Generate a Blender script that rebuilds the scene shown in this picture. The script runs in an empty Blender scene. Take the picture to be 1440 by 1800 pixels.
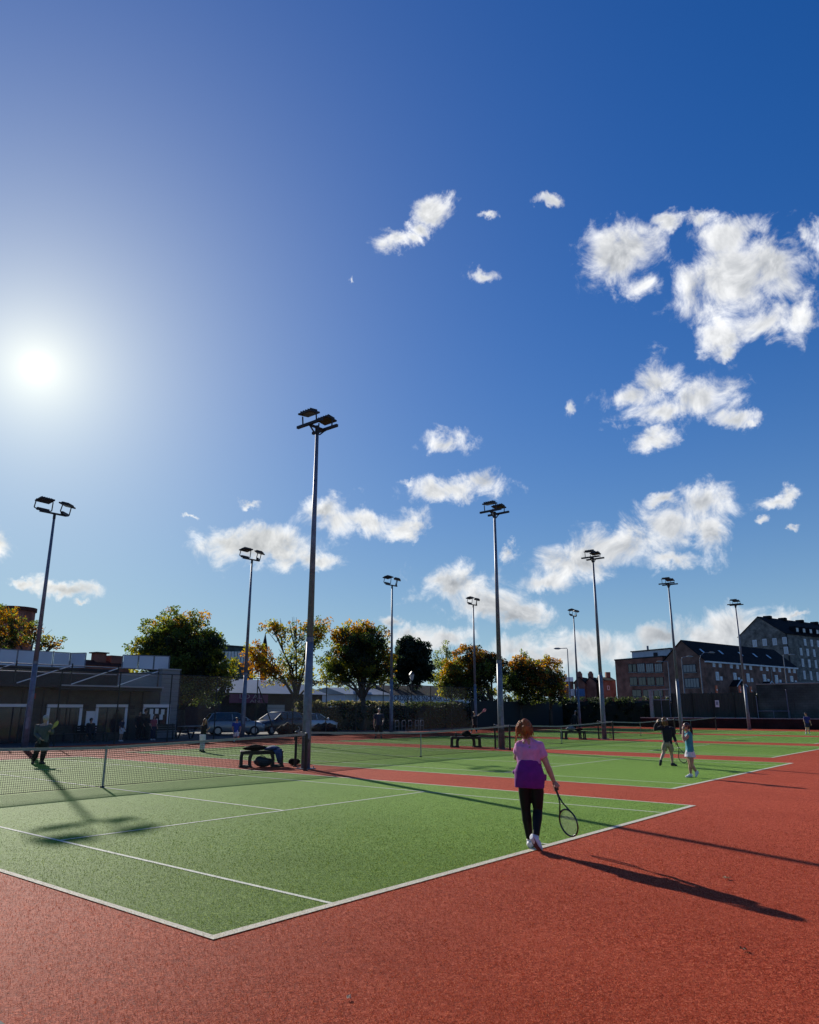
import bpy, bmesh, math, random
from mathutils import Vector, Matrix, Quaternion
import numpy as np
R = math.radians
random.seed(7)
sc = bpy.context.scene
col = sc.collection

# ------------------------------------------------------------------ camera
CAM = Vector((-4.0254, -5.3674, 1.7712))
YAW, PITCH, FPX = 0.692911, 0.261769, 1294.92      # photo pixels, 1440 x 1800
FH = Vector((math.cos(YAW), math.sin(YAW), 0)); RT = Vector((math.sin(YAW), -math.cos(YAW), 0))
FW = Vector((FH.x*math.cos(PITCH), FH.y*math.cos(PITCH), math.sin(PITCH))); UP = RT.cross(FW)
cd = bpy.data.cameras.new('camera'); cam = bpy.data.objects.new('camera', cd); col.objects.link(cam)
cd.sensor_fit = 'VERTICAL'; cd.sensor_height = 36.0; cd.lens = FPX/1800*36.0
cd.clip_start = 0.1; cd.clip_end = 6000
cam.matrix_world = Matrix(((RT.x, UP.x, -FW.x, CAM.x), (RT.y, UP.y, -FW.y, CAM.y), (RT.z, UP.z, -FW.z, CAM.z), (0, 0, 0, 1)))
sc.camera = cam

def ray(x, y):
    return (FW + RT*((x-720)/FPX) + UP*((900-y)/FPX)).normalized()
def G(x, y, z=0.0):                                   # pixel -> point on the ground
    d = ray(x, y); return CAM + d*((z-CAM.z)/d.z)
def W(x, y, D):                                       # pixel -> point at forward distance D (metres)
    d = ray(x, y); return CAM + d*(D/d.dot(FH))
def DD(p):                                            # forward distance of a point
    return (Vector(p)-CAM).dot(FH)
def PY(x, y, yy):                                     # pixel -> point on the vertical plane Y = yy
    d = ray(x, y); return CAM + d*((yy-CAM.y)/d.y)
def PX(x, y, xx):
    d = ray(x, y); return CAM + d*((xx-CAM.x)/d.x)

# ------------------------------------------------------------------ sky, sun, exposure
SUN_AZ, SUN_EL = R(68.6), R(23.2)
SUN = Vector((math.cos(SUN_AZ)*math.cos(SUN_EL), math.sin(SUN_AZ)*math.cos(SUN_EL), math.sin(SUN_EL)))
sl = bpy.data.lights.new('sun', 'SUN'); sl.energy = 5.0; sl.angle = R(0.53); sl.color = (1.0, 0.93, 0.82)
so = bpy.data.objects.new('sun', sl); col.objects.link(so)
so.rotation_euler = SUN.to_track_quat('Z', 'Y').to_euler(); so.location = SUN*60
sc.view_settings.view_transform = 'Standard'; sc.view_settings.look = 'None'
sc.view_settings.exposure = 0.38; sc.view_settings.gamma = 1.0; sc.view_settings.use_curve_mapping = False
sc.cycles.use_denoising = True
sc.cycles.max_bounces = 6; sc.cycles.diffuse_bounces = 3; sc.cycles.glossy_bounces = 2
sc.cycles.transmission_bounces = 4; sc.cycles.transparent_max_bounces = 24
sc.cycles.sample_clamp_indirect = 3
sc.cycles.caustics_reflective = False; sc.cycles.caustics_refractive = False

world = bpy.data.worlds.new('World'); sc.world = world; world.use_nodes = True
def build_world():
    nt = world.node_tree; N = nt.nodes; L = nt.links; N.clear()
    def n(t, **k):
        x = N.new(t)
        for a, b in k.items(): setattr(x, a, b)
        return x
    def m(op, a=None, b=None, c=None, clamp=False):
        x = n('ShaderNodeMath', operation=op); x.use_clamp = clamp
        for i, v in enumerate((a, b, c)):
            if v is None: continue
            if isinstance(v, (int, float)): x.inputs[i].default_value = v
            else: L.new(v, x.inputs[i])
        return x.outputs[0]
    def vm(op, a=None, b=None, c=None, out=0):
        x = n('ShaderNodeVectorMath', operation=op)
        for i, v in enumerate((a, b, c)):
            if v is None: continue
            if isinstance(v, (tuple, list, Vector)): x.inputs[i].default_value = v
            elif isinstance(v, (int, float)): x.inputs['Scale'].default_value = v
            else: L.new(v, x.inputs[i])
        return x.outputs[out]
    def ramp(v, a, b, lo=0.0, hi=1.0, smooth=True):
        x = n('ShaderNodeMapRange'); x.interpolation_type = 'SMOOTHSTEP' if smooth else 'LINEAR'
        L.new(v, x.inputs[0])
        for i, q in enumerate((a, b, lo, hi)): x.inputs[1+i].default_value = q
        return x.outputs[0]
    def mix(f, a, b):
        x = n('ShaderNodeMix', data_type='RGBA')
        if isinstance(f, (int, float)): x.inputs[0].default_value = f
        else: L.new(f, x.inputs[0])
        for i, v in ((6, a), (7, b)):
            if isinstance(v, tuple): x.inputs[i].default_value = v
            else: L.new(v, x.inputs[i])
        return x.outputs[2]
    sky = n('ShaderNodeTexSky', sky_type='NISHITA'); sky.sun_disc = False
    sky.sun_elevation = SUN_EL; sky.sun_rotation = R(90)-SUN_AZ
    sky.air_density = SKY['air']; sky.dust_density = SKY['dust']; sky.ozone_density = SKY['ozone']; sky.altitude = 20
    base = sky.outputs[0]
    hs = n('ShaderNodeHueSaturation'); hs.inputs['Saturation'].default_value = SKY['sat']; hs.inputs['Value'].default_value = SKY['val']
    L.new(base, hs.inputs['Color']); base = hs.outputs[0]
    tc = n('ShaderNodeTexCoord'); d = tc.outputs['Generated']
    d = vm('NORMALIZE', d)
    base = vm('MULTIPLY', base, SKY['tint'])
    lum = vm('DOT_PRODUCT', base, (0.25, 0.6, 0.15), out=1)     # soft shoulder so the bright side keeps its colour
    sh = m('DIVIDE', 1.0, m('ADD', 1.0, m('DIVIDE', lum, SKY['comp'])))
    bs = vm('SCALE', base, None); L.new(sh, bs.node.inputs['Scale']); base = bs
    # pale haze towards the horizon, the same all the way round
    sz = n('ShaderNodeSeparateXYZ'); L.new(d, sz.inputs[0])
    hz = m('MULTIPLY', m('EXPONENT', m('MULTIPLY', m('ABSOLUTE', sz.outputs[2]), -1/SKY['hzh'])), SKY['hz'])
    base = mix(hz, base, SKY['hzc'])
    # thin haze round the sun and the sun itself
    cs = vm('DOT_PRODUCT', d, tuple(SUN), out=1)
    ang = m('ARCCOSINE', m('MINIMUM', cs, 1.0))
    core = m('MULTIPLY', m('EXPONENT', m('MULTIPLY', m('POWER', m('MULTIPLY', ang, 1/R(0.55)), 2.0), -1.0)), SKY['core'])
    a1 = m('MULTIPLY', m('EXPONENT', m('MULTIPLY', ang, -1/R(2.6))), SKY['a1'])
    a2 = m('MULTIPLY', m('EXPONENT', m('MULTIPLY', ang, -1/R(11.5))), SKY['a2'])
    glow = m('ADD', core, m('ADD', a1, a2))
    gcol = vm('SCALE', (1.0, 0.90, 0.52), None); nt.links.new(glow, gcol.node.inputs['Scale'])
    base = vm('ADD', base, gcol)
    # clouds: ellipses in azimuth / elevation broken up by noise
    sep = n('ShaderNodeSeparateXYZ')
    w1 = n('ShaderNodeTexNoise'); w1.inputs['Scale'].default_value = 15; w1.inputs['Detail'].default_value = 5; w1.inputs['Roughness'].default_value = 0.7
    L.new(d, w1.inputs['Vector'])
    off = vm('SCALE', vm('SUBTRACT', w1.outputs['Color'], (0.5, 0.5, 0.5)), 0.05)
    dw = vm('ADD', d, off); L.new(dw, sep.inputs[0])
    az = m('ARCTAN2', sep.outputs[1], sep.outputs[0])
    el = m('ARCSINE', m('MINIMUM', sep.outputs[2], 1.0))
    uv = n('ShaderNodeCombineXYZ'); L.new(az, uv.inputs[0]); L.new(el, uv.inputs[1]); uv = uv.outputs[0]
    best = None; lowbest = None
    for (u0, v0, a, b, o) in CLOUDS:
        q = vm('MULTIPLY_ADD', uv, (1/a, 1/b, 0), (-u0/a, -v0/b, 0))
        ln = vm('LENGTH', q, out=1)
        if o: ln = m('ADD', ln, o)
        if best is None: best = ln
        else: best = m('SMOOTH_MIN', best, ln, 0.22)
    f1 = n('ShaderNodeTexNoise'); f1.inputs['Scale'].default_value = 20; f1.inputs['Detail'].default_value = 8; f1.inputs['Roughness'].default_value = 0.64; f1.inputs['Distortion'].default_value = 0.5
    L.new(d, f1.inputs['Vector'])
    f2 = n('ShaderNodeTexNoise'); f2.inputs['Scale'].default_value = 20; f2.inputs['Detail'].default_value = 4; f2.inputs['Distortion'].default_value = 0.5; f2.inputs['Roughness'].default_value = 0.55
    L.new(vm('ADD', d, tuple((SUN*1.0 + Vector((0, 0, 0.6))).normalized()*0.014)), f2.inputs['Vector'])
    body = m('SUBTRACT', 1.26, best)
    t = m('ADD', body, m('MULTIPLY', m('SUBTRACT', f1.outputs[0], 0.5), 2.9))
    dens = ramp(t, 0.0, 1.08)
    thick = ramp(t, 0.25, 1.25)
    relief = m('MULTIPLY', m('SUBTRACT', f1.outputs[0], f2.outputs[0]), SKY['relief'])
    lit = m('ADD', m('SUBTRACT', 1.0, m('MULTIPLY', thick, 0.24)), relief)
    low = ramp(el, 0.02, 0.42, 0.84, 1.0)      # far, lower clouds are seen from their shaded side
    lit = m('MULTIPLY', lit, low)
    lit = m('MAXIMUM', m('MINIMUM', lit, 1.15), 0.2)
    cc = mix(ramp(lit, 0.35, 0.95), (0.60, 0.65, 0.72, 1), (0.93, 0.94, 0.95, 1))
    ccl = vm('SCALE', cc, None); L.new(m('MULTIPLY', lit, SKY['cloud']), ccl.node.inputs['Scale'])
    ccl = vm('ADD', ccl, vm('SCALE', gcol, 0.6))
    out = mix(m('MULTIPLY', dens, 0.97), base, ccl)
    bg = n('ShaderNodeBackground'); bg.inputs[1].default_value = SKY['strength']
    L.new(out, bg.inputs[0])
    wo = n('ShaderNodeOutputWorld'); L.new(bg.outputs[0], wo.inputs[0])
SKY = dict(air=1.0, dust=0.05, ozone=2.0, sat=1.35, val=1.0, tint=(0.20, 0.93, 1.50), hz=0.85, hzh=0.15, hzc=(5.2, 6.7, 8.0, 1), core=9.0, a1=4.2, a2=6.6, cloud=10.8, relief=1.1, strength=0.081, comp=3.4)
_cl = [(770,370,32,30,0),(742,398,28,20,.1),(702,425,34,24,.12),(725,422,22,16,0),(968,350,36,14,.32),(848,487,36,15,.2),(607,490,7,10,.3),(860,376,22,10,.5),
 (1095,455,72,50,-.05),(1135,500,40,28,.05),(1170,388,26,20,.1),(1240,375,32,24,.05),(1290,412,72,34,-.02),(1268,500,74,72,-.12),(1262,590,42,36,0),(1365,465,66,66,.02),(1400,560,38,45,.12),
 (1425,415,30,34,.1),(1345,560,60,38,.12),(1272,622,30,16,.1),
 (1105,700,58,24,.04),(1165,662,42,32,.02),(1235,698,66,42,-.08),(1295,738,46,16,0),(1180,722,85,22,-.02),(1320,742,24,8,.15),
 (1155,772,38,18,.03),(1005,710,14,18,.1),(785,778,58,22,.1),(790,860,92,20,.06),(850,850,34,24,.12),(720,850,30,10,.2),
 (455,963,96,33,-.04),(412,962,54,32,-.03),(562,984,44,16,.05),(645,918,92,24,-.04),(575,893,34,22,.04),(702,927,50,19,.02),
 (1242,888,44,40,-.08),(1185,925,68,38,-.08),(1100,965,88,38,-.08),(1010,990,78,32,0),(955,1022,46,20,.08),(1245,935,30,46,0),(1165,882,28,14,.1),(1175,988,70,18,.05),
 (1358,880,45,14,.12),(1386,872,20,16,.08),(1390,930,16,7,.2),(895,972,18,16,.15),
 (800,1032,72,34,-.05),(850,1062,70,34,-.05),(905,1082,52,22,0),(770,1020,40,18,.05),(720,1118,62,24,.02),(790,1125,60,22,.05),(690,1092,30,12,.2),
 (960,1152,95,36,-.05),(1042,1140,62,28,0),(900,1142,62,28,0),
 (1290,1098,58,32,-.08),(1345,1108,62,36,-.08),(1160,1120,48,18,0),(1240,1125,70,30,-.05),
 (-5,955,44,30,-.02),(112,1033,60,13,.1),(40,1028,22,8,.2),(142,1053,15,5,.2),(440,892,34,8,.4),(340,905,18,6,.45),(1400,1075,30,8,.35),(1335,912,12,10,.35)]
CLOUDS = []
for (x, y, rx, ry, o) in _cl:
    def ae(a, b):
        v = ray(a, b); return math.atan2(v.y, v.x), math.asin(v.z)
    c = ae(x, y); e1 = ae(x+rx, y); e2 = ae(x, y-ry)
    CLOUDS.append((c[0], c[1], math.hypot(e1[0]-c[0], e1[1]-c[1])*1.04, math.hypot(e2[0]-c[0], e2[1]-c[1])*1.04, o))
_rs = random.Random(5)
for i in range(5):                                   # the same sky goes on round the horizon
    u = _rs.uniform(math.pi*0.62, math.pi*1.85); u = u if u <= math.pi else u-2*math.pi
    v = _rs.uniform(0.1, 0.8)
    for k in range(2):
        CLOUDS.append((u+_rs.uniform(-.06, .06), v+_rs.uniform(-.02, .02), _rs.uniform(.05, .12), _rs.uniform(.02, .05), 0))
build_world()
world.cycles.sampling_method = 'NONE'

# ------------------------------------------------------------------ helpers
def tag(o, label=None, cat=None, group=None, kind=None):
    if label: o['label'] = label
    if cat: o['category'] = cat
    if group: o['group'] = group
    if kind: o['kind'] = kind
    return o
def empty(name, loc=(0, 0, 0), rz=0.0, label=None, cat=None, group=None):
    o = bpy.data.objects.new(name, None); col.objects.link(o)
    o.empty_display_size = 0.1
    o.location = loc; o.rotation_euler = (0, 0, rz)
    return tag(o, label, cat, group)
def link(name, me, parent=None, loc=None, mat=None):
    o = bpy.data.objects.new(name, me); col.objects.link(o)
    if parent is not None: o.parent = parent
    if loc is not None: o.location = loc
    if mat is not None and not me.materials: me.materials.append(mat)
    return o
def copy_tree(o, parent=None):
    c = o.copy(); col.objects.link(c); c.parent = parent
    for ch in o.children: copy_tree(ch, c)
    return c

class MB:
    def __init__(s): s.v = []; s.f = []; s.m = []; s.cm = 0
    def add(s, vs, fs):
        b = len(s.v); s.v += [tuple(v) for v in vs]
        for f in fs: s.f.append(tuple(i+b for i in f)); s.m.append(s.cm)
        return s
    def box(s, c, size, M=None):
        x, y, z = size[0]/2, size[1]/2, size[2]/2
        vs = [Vector((a*x, b*y, d*z)) for d in (-1, 1) for b in (-1, 1) for a in (-1, 1)]
        if M is not None: vs = [M @ v for v in vs]
        c = Vector(c)
        return s.add([v+c for v in vs], [(0, 2, 3, 1), (4, 5, 7, 6), (0, 1, 5, 4), (2, 6, 7, 3), (0, 4, 6, 2), (1, 3, 7, 5)])
    def bar(s, p, q, w, h, up=(0, 0, 1)):               # rectangular bar from p to q
        p, q = Vector(p), Vector(q); d = q-p; L = d.length; d.normalize()
        u = Vector(up)
        if abs(d.dot(u)) > 0.98: u = Vector((1, 0, 0))
        r = d.cross(u).normalized(); u = r.cross(d)
        vs = []
        for t in (p, q):
            for a, b in ((-1, -1), (1, -1), (1, 1), (-1, 1)): vs.append(t+r*(a*w/2)+u*(b*h/2))
        return s.add(vs, [(3, 2, 1, 0), (4, 5, 6, 7), (0, 1, 5, 4), (1, 2, 6, 5), (2, 3, 7, 6), (3, 0, 4, 7)])
    def loft(s, pts, rad, n=10, lat=None, cap=True):    # rings round a path; rad: r or (a along lat, b)
        pts = [Vector(p) for p in pts]; k = len(pts); vs = []; fs = []
        for i, p in enumerate(pts):
            d = (pts[min(i+1, k-1)]-pts[max(i-1, 0)])
            d = d.normalized() if d.length > 1e-9 else Vector((0, 0, 1))
            if lat is not None:
                a = Vector(lat[i] if isinstance(lat, list) else lat); a = a-d*a.dot(d)
            else:
                a = Vector((1, 0, 0)) if abs(d.x) < 0.8 else Vector((0, 1, 0)); a = a-d*a.dot(d)
            a.normalize(); b = d.cross(a)
            r = rad[i] if isinstance(rad, (list, tuple)) else rad
            ra, rb = r if isinstance(r, (tuple, list)) else (r, r)
            for j in range(n):
                t = 2*math.pi*j/n; vs.append(p+a*(ra*math.cos(t))+b*(rb*math.sin(t)))
        for i in range(k-1):
            for j in range(n):
                j2 = (j+1) % n; fs.append((i*n+j, i*n+j2, (i+1)*n+j2, (i+1)*n+j))
        if cap: fs.append(tuple(range(n-1, -1, -1))); fs.append(tuple((k-1)*n+j for j in range(n)))
        return s.add(vs, fs)
    def tube(s, p, q, r0, r1=None, n=10): return s.loft([p, q], [r0, r0 if r1 is None else r1], n)
    def ball(s, c, r, n=12, m=8, M=None):
        if not isinstance(r, (tuple, list)): r = (r, r, r)
        c = Vector(c); vs = []; fs = []
        for i in range(1, m):
            t = math.pi*i/m
            for j in range(n):
                q = 2*math.pi*j/n; v = Vector((r[0]*math.sin(t)*math.cos(q), r[1]*math.sin(t)*math.sin(q), r[2]*math.cos(t)))
                vs.append(c+(M @ v if M is not None else v))
        for tz in (r[2], -r[2]):
            v = Vector((0, 0, tz)); vs.append(c+(M @ v if M is not None else v))
        a, b = len(vs)-2, len(vs)-1
        for i in range(m-2):
            for j in range(n):
                j2 = (j+1) % n; fs.append((i*n+j, (i+1)*n+j, (i+1)*n+j2, i*n+j2))
        for j in range(n):
            j2 = (j+1) % n; fs.append((a, j, j2)); fs.append((b, (m-2)*n+j2, (m-2)*n+j))
        return s.add(vs, fs)
    def prism(s, poly, z0, z1):                          # plan polygon, counter-clockwise
        n = len(poly); vs = [(p[0], p[1], z0) for p in poly]+[(p[0], p[1], z1) for p in poly]
        fs = [tuple(range(n-1, -1, -1)), tuple(range(n, 2*n))]
        for i in range(n): j = (i+1) % n; fs.append((i, j, n+j, n+i))
        return s.add(vs, fs)
    def extrude(s, poly, vec):                           # any planar polygon pushed along vec
        n = len(poly); vec = Vector(vec); vs = [Vector(p) for p in poly]; vs += [v+vec for v in vs]
        fs = [tuple(range(n-1, -1, -1)), tuple(range(n, 2*n))]
        for i in range(n): j = (i+1) % n; fs.append((i, j, n+j, n+i))
        return s.add(vs, fs)
    def mesh(s, name, mats, smooth=False):
        me = bpy.data.meshes.new(name); me.from_pydata(s.v, [], s.f)
        for mt in (mats if isinstance(mats, (list, tuple)) else [mats]): me.materials.append(mt)
        if len(me.materials) > 1: me.polygons.foreach_set('material_index', s.m)
        if smooth: me.polygons.foreach_set('use_smooth', [True]*len(me.polygons))
        bm = bmesh.new(); bm.from_mesh(me); bmesh.ops.recalc_face_normals(bm, faces=bm.faces); bm.to_mesh(me); bm.free()
        me.update(); return me
    def build(s, name, mats, parent=None, smooth=False, loc=None, bevel=0.0):
        me = s.mesh(name, mats, smooth); o = link(name, me, parent, loc)
        if bevel:
            b = o.modifiers.new('bevel', 'BEVEL'); b.width = bevel; b.segments = 2; b.limit_method = 'ANGLE'
        return o
def one(name, kind, *a, mat=None, parent=None, **k):     # a one-shape part
    mb = MB(); getattr(mb, kind)(*a); return mb.build(name, mat, parent, **k)

# ------------------------------------------------------------------ materials
def mat(name, c, rough=0.7, metal=0.0, spec=0.5, var=0.0, vscale=8.0, bump=0.0, bscale=40.0, sheen=0.0, c2=None, streak=None, transl=0.0, detail=4, coat=0.0, bdist=0.02):
    m = bpy.data.materials.new(name); m.use_nodes = True; nt = m.node_tree; N, L = nt.nodes, nt.links
    b = N['Principled BSDF']; b.inputs['Base Color'].default_value = (*c, 1); b.inputs['Roughness'].default_value = rough
    b.inputs['Metallic'].default_value = metal; b.inputs['Specular IOR Level'].default_value = spec
    if sheen: b.inputs['Sheen Weight'].default_value = sheen; b.inputs['Sheen Roughness'].default_value = 0.5
    if coat: b.inputs['Coat Weight'].default_value = coat; b.inputs['Coat Roughness'].default_value = 0.05
    tc = N.new('ShaderNodeTexCoord')
    if var or c2:
        nz = N.new('ShaderNodeTexNoise'); nz.inputs['Scale'].default_value = vscale; nz.inputs['Detail'].default_value = detail; nz.inputs['Roughness'].default_value = 0.6
        src = tc.outputs['Object']
        if streak:
            mp = N.new('ShaderNodeMapping'); mp.inputs['Scale'].default_value = streak; L.new(src, mp.inputs[0]); src = mp.outputs[0]
        L.new(src, nz.inputs['Vector'])
        rp = N.new('ShaderNodeValToRGB'); rp.color_ramp.elements[0].position = 0.32; rp.color_ramp.elements[1].position = 0.68
        hi = c2 if c2 else tuple(min(1, x*(1+var)) for x in c); lo = tuple(x*(1-var) for x in c) if var else c
        rp.color_ramp.elements[0].color = (*lo, 1); rp.color_ramp.elements[1].color = (*hi, 1)
        L.new(nz.outputs[0], rp.inputs[0]); L.new(rp.outputs[0], b.inputs['Base Color'])
    if bump:
        bz = N.new('ShaderNodeTexNoise'); bz.inputs['Scale'].default_value = bscale; bz.inputs['Detail'].default_value = 3
        L.new(tc.outputs['Object'], bz.inputs['Vector'])
        bp = N.new('ShaderNodeBump'); bp.inputs['Strength'].default_value = bump; bp.inputs['Distance'].default_value = bdist
        L.new(bz.outputs[0], bp.inputs['Height']); L.new(bp.outputs[0], b.inputs['Normal'])
    if transl:
        t = N.new('ShaderNodeBsdfTranslucent'); mx = N.new('ShaderNodeMixShader'); mx.inputs[0].default_value = transl
        if (var or c2): L.new(rp.outputs[0], t.inputs[0])
        else: t.inputs[0].default_value = (*c, 1)
        L.new(b.outputs[0], mx.inputs[1]); L.new(t.outputs[0], mx.inputs[2]); L.new(mx.outputs[0], N['Material Output'].inputs[0])
    return m

def turf(name, dark, mid, light, patch, sheen=0.3):
    # sand-dressed carpet: fibre speckle in two sizes, sand patches, faint seams of wear
    m = bpy.data.materials.new(name); m.use_nodes = True; nt = m.node_tree; N, L = nt.nodes, nt.links
    b = N['Principled BSDF']; tc = N.new('ShaderNodeTexCoord'); co = tc.outputs['Object']
    def noise(scale, detail=2, rough=0.6, mp=None):
        z = N.new('ShaderNodeTexNoise'); z.inputs['Scale'].default_value = scale; z.inputs['Detail'].default_value = detail; z.inputs['Roughness'].default_value = rough
        s = co
        if mp:
            q = N.new('ShaderNodeMapping'); q.inputs['Scale'].default_value = mp; L.new(co, q.inputs[0]); s = q.outputs[0]
        L.new(s, z.inputs['Vector']); return z.outputs[0]
    def cells(scale):
        v = N.new('ShaderNodeTexVoronoi'); v.inputs['Scale'].default_value = scale; L.new(co, v.inputs['Vector'])
        x = N.new('ShaderNodeSeparateColor'); L.new(v.outputs['Color'], x.inputs[0]); return x.outputs[0], v.outputs['Distance']
    def math_(op, a, b_):
        x = N.new('ShaderNodeMath'); x.operation = op
        for i, t in enumerate((a, b_)):
            if isinstance(t, (int, float)): x.inputs[i].default_value = t
            else: L.new(t, x.inputs[i])
        return x.outputs[0]
    c1, d1 = cells(110); c2, d2 = cells(38)
    med = noise(7, 5, 0.7); big = noise(0.40, 4, 0.6); roll = noise(0.9, 4, 0.65, (1, 0.14, 1))
    f = math_('ADD', math_('MULTIPLY', c1, 0.5), math_('ADD', math_('MULTIPLY', c2, 0.28), math_('MULTIPLY', med, 0.25)))
    rp = N.new('ShaderNodeValToRGB'); e = rp.color_ramp.elements
    e[0].position = 0.22; e[0].color = (*dark, 1); e[1].position = 0.86; e[1].color = (*light, 1)
    q = e.new(0.52); q.color = (*mid, 1); L.new(f, rp.inputs[0])
    def ovl(fac, a, colr):
        mx = N.new('ShaderNodeMix'); mx.data_type = 'RGBA'; mx.blend_type = 'MIX'
        L.new(fac, mx.inputs[0]); L.new(a, mx.inputs[6]); mx.inputs[7].default_value = (*colr, 1); return mx.outputs[2]
    def rng(v, a, b_, lo, hi):
        x = N.new('ShaderNodeMapRange'); L.new(v, x.inputs[0])
        for i, t in enumerate((a, b_, lo, hi)): x.inputs[1+i].default_value = t
        return x.outputs[0]
    c = ovl(rng(big, 0.40, 0.70, 0, 0.45), rp.outputs[0], tuple(x*0.6 for x in mid))
    c = ovl(rng(roll, 0.48, 0.74, 0, 0.40), c, patch)
    L.new(c, b.inputs['Base Color'])
    b.inputs['Roughness'].default_value = 0.75; b.inputs['Specular IOR Level'].default_value = 0.05
    b.inputs['Specular Tint'].default_value = (*[min(1, x*2.5+0.25) for x in mid], 1)
    mx_ = max(mid); b.inputs['Sheen Weight'].default_value = sheen; b.inputs['Sheen Roughness'].default_value = 0.22; b.inputs['Sheen Tint'].default_value = (*[0.08+0.9*x/mx_ for x in mid], 1)
    hz = math_('ADD', math_('MULTIPLY', c1, 0.6), math_('ADD', math_('MULTIPLY', c2, 0.7), med))
    bp = N.new('ShaderNodeBump'); bp.inputs['Strength'].default_value = 0.65; bp.inputs['Distance'].default_value = 0.012
    L.new(hz, bp.inputs['Height']); L.new(bp.outputs[0], b.inputs['Normal'])
    return m

def leaf_mat(name):
    # colour comes from the leaves' own colour attribute; light passes through them
    m = bpy.data.materials.new(name); m.use_nodes = True; nt = m.node_tree; N, L = nt.nodes, nt.links
    b = N['Principled BSDF']; a = N.new('ShaderNodeAttribute'); a.attribute_name = 'leaf'
    L.new(a.outputs['Color'], b.inputs['Base Color']); b.inputs['Roughness'].default_value = 0.55; b.inputs['Specular IOR Level'].default_value = 0.35
    t = N.new('ShaderNodeBsdfTranslucent'); hs = N.new('ShaderNodeHueSaturation'); hs.inputs['Saturation'].default_value = 1.15; hs.inputs['Value'].default_value = 2.3
    L.new(a.outputs['Color'], hs.inputs['Color']); L.new(hs.outputs[0], t.inputs[0])
    mx = N.new('ShaderNodeMixShader'); mx.inputs[0].default_value = 0.5
    L.new(b.outputs[0], mx.inputs[1]); L.new(t.outputs[0], mx.inputs[2]); L.new(mx.outputs[0], N['Material Output'].inputs[0])
    return m
def sheet_mat(name, c, cover, transl=0.5):
    # wire mesh seen from afar: mostly open
    m = bpy.data.materials.new(name); m.use_nodes = True; nt = m.node_tree; N, L = nt.nodes, nt.links
    b = N['Principled BSDF']; b.inputs['Base Color'].default_value = (*c, 1); b.inputs['Roughness'].default_value = 0.5
    t = N.new('ShaderNodeBsdfTranslucent'); t.inputs[0].default_value = (*c, 1)
    m1 = N.new('ShaderNodeMixShader'); m1.inputs[0].default_value = transl; L.new(b.outputs[0], m1.inputs[1]); L.new(t.outputs[0], m1.inputs[2])
    tr = N.new('ShaderNodeBsdfTransparent'); m2 = N.new('ShaderNodeMixShader'); m2.inputs[0].default_value = cover
    L.new(tr.outputs[0], m2.inputs[1]); L.new(m1.outputs[0], m2.inputs[2]); L.new(m2.outputs[0], N['Material Output'].inputs[0])
    return m
def glass_mat(name, c, rough=0.08):
    return mat(name, c, rough, spec=0.6)
def brick_mat(name, c1, c2, mortar, scale=1.0, bw=0.5, bh=0.25, var=0.5):
    m = bpy.data.materials.new(name); m.use_nodes = True; nt = m.node_tree; N, L = nt.nodes, nt.links
    b = N['Principled BSDF']; b.inputs['Roughness'].default_value = 0.9; b.inputs['Specular IOR Level'].default_value = 0.2
    g = N.new('ShaderNodeNewGeometry'); sx = N.new('ShaderNodeSeparateXYZ'); L.new(g.outputs['Position'], sx.inputs[0])
    ad = N.new('ShaderNodeMath'); ad.operation = 'ADD'; L.new(sx.outputs[0], ad.inputs[0]); L.new(sx.outputs[1], ad.inputs[1])
    cb = N.new('ShaderNodeCombineXYZ'); L.new(ad.outputs[0], cb.inputs[0]); L.new(sx.outputs[2], cb.inputs[1])
    k = N.new('ShaderNodeTexBrick'); L.new(cb.outputs[0], k.inputs['Vector'])
    k.inputs['Color1'].default_value = (*c1, 1); k.inputs['Color2'].default_value = (*c2, 1); k.inputs['Mortar'].default_value = (*mortar, 1)
    k.inputs['Scale'].default_value = scale; k.inputs['Brick Width'].default_value = bw; k.inputs['Row Height'].default_value = bh; k.inputs['Mortar Size'].default_value = 0.015
    nz = N.new('ShaderNodeTexNoise'); nz.inputs['Scale'].default_value = 0.7; nz.inputs['Detail'].default_value = 6; L.new(g.outputs['Position'], nz.inputs['Vector'])
    mr = N.new('ShaderNodeMapRange'); L.new(nz.outputs[0], mr.inputs[0]); mr.inputs[1].default_value = 0.3; mr.inputs[2].default_value = 0.7; mr.inputs[3].default_value = 1-var; mr.inputs[4].default_value = 1+var*0.5
    mu = N.new('ShaderNodeMix'); mu.data_type = 'RGBA'; mu.blend_type = 'MULTIPLY'; mu.inputs[0].default_value = 1
    L.new(k.outputs[0], mu.inputs[6]); L.new(mr.outputs[0], mu.inputs[7]); L.new(mu.outputs[2], b.inputs['Base Color'])
    return m

M = {}
M['green'] = turf('green_turf', (0.020, 0.054, 0.006), (0.074, 0.138, 0.018), (0.20, 0.28, 0.062), (0.14, 0.20, 0.046), 0.5)
M['red'] = turf('red_turf', (0.11, 0.013, 0.006), (0.33, 0.043, 0.018), (0.56, 0.14, 0.07), (0.40, 0.075, 0.036), 0.4)
M['cream'] = mat('cream_line', (0.56, 0.52, 0.41), 0.85, var=0.22, vscale=60, bump=0.5, bscale=160)
M['line'] = mat('white_line', (0.60, 0.62, 0.50), 0.85, var=0.22, vscale=60, bump=0.5, bscale=160)
M['asphalt'] = mat('asphalt', (0.05, 0.05, 0.052), 0.9, var=0.35, vscale=3, bump=0.3, bscale=60)
M['earth'] = mat('rough_ground', (0.07, 0.075, 0.05), 0.95, var=0.4, vscale=0.6)
M['grass'] = mat('mown_grass', (0.055, 0.10, 0.022), 0.9, var=0.5, vscale=2.5, bump=0.6, bscale=30)
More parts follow.
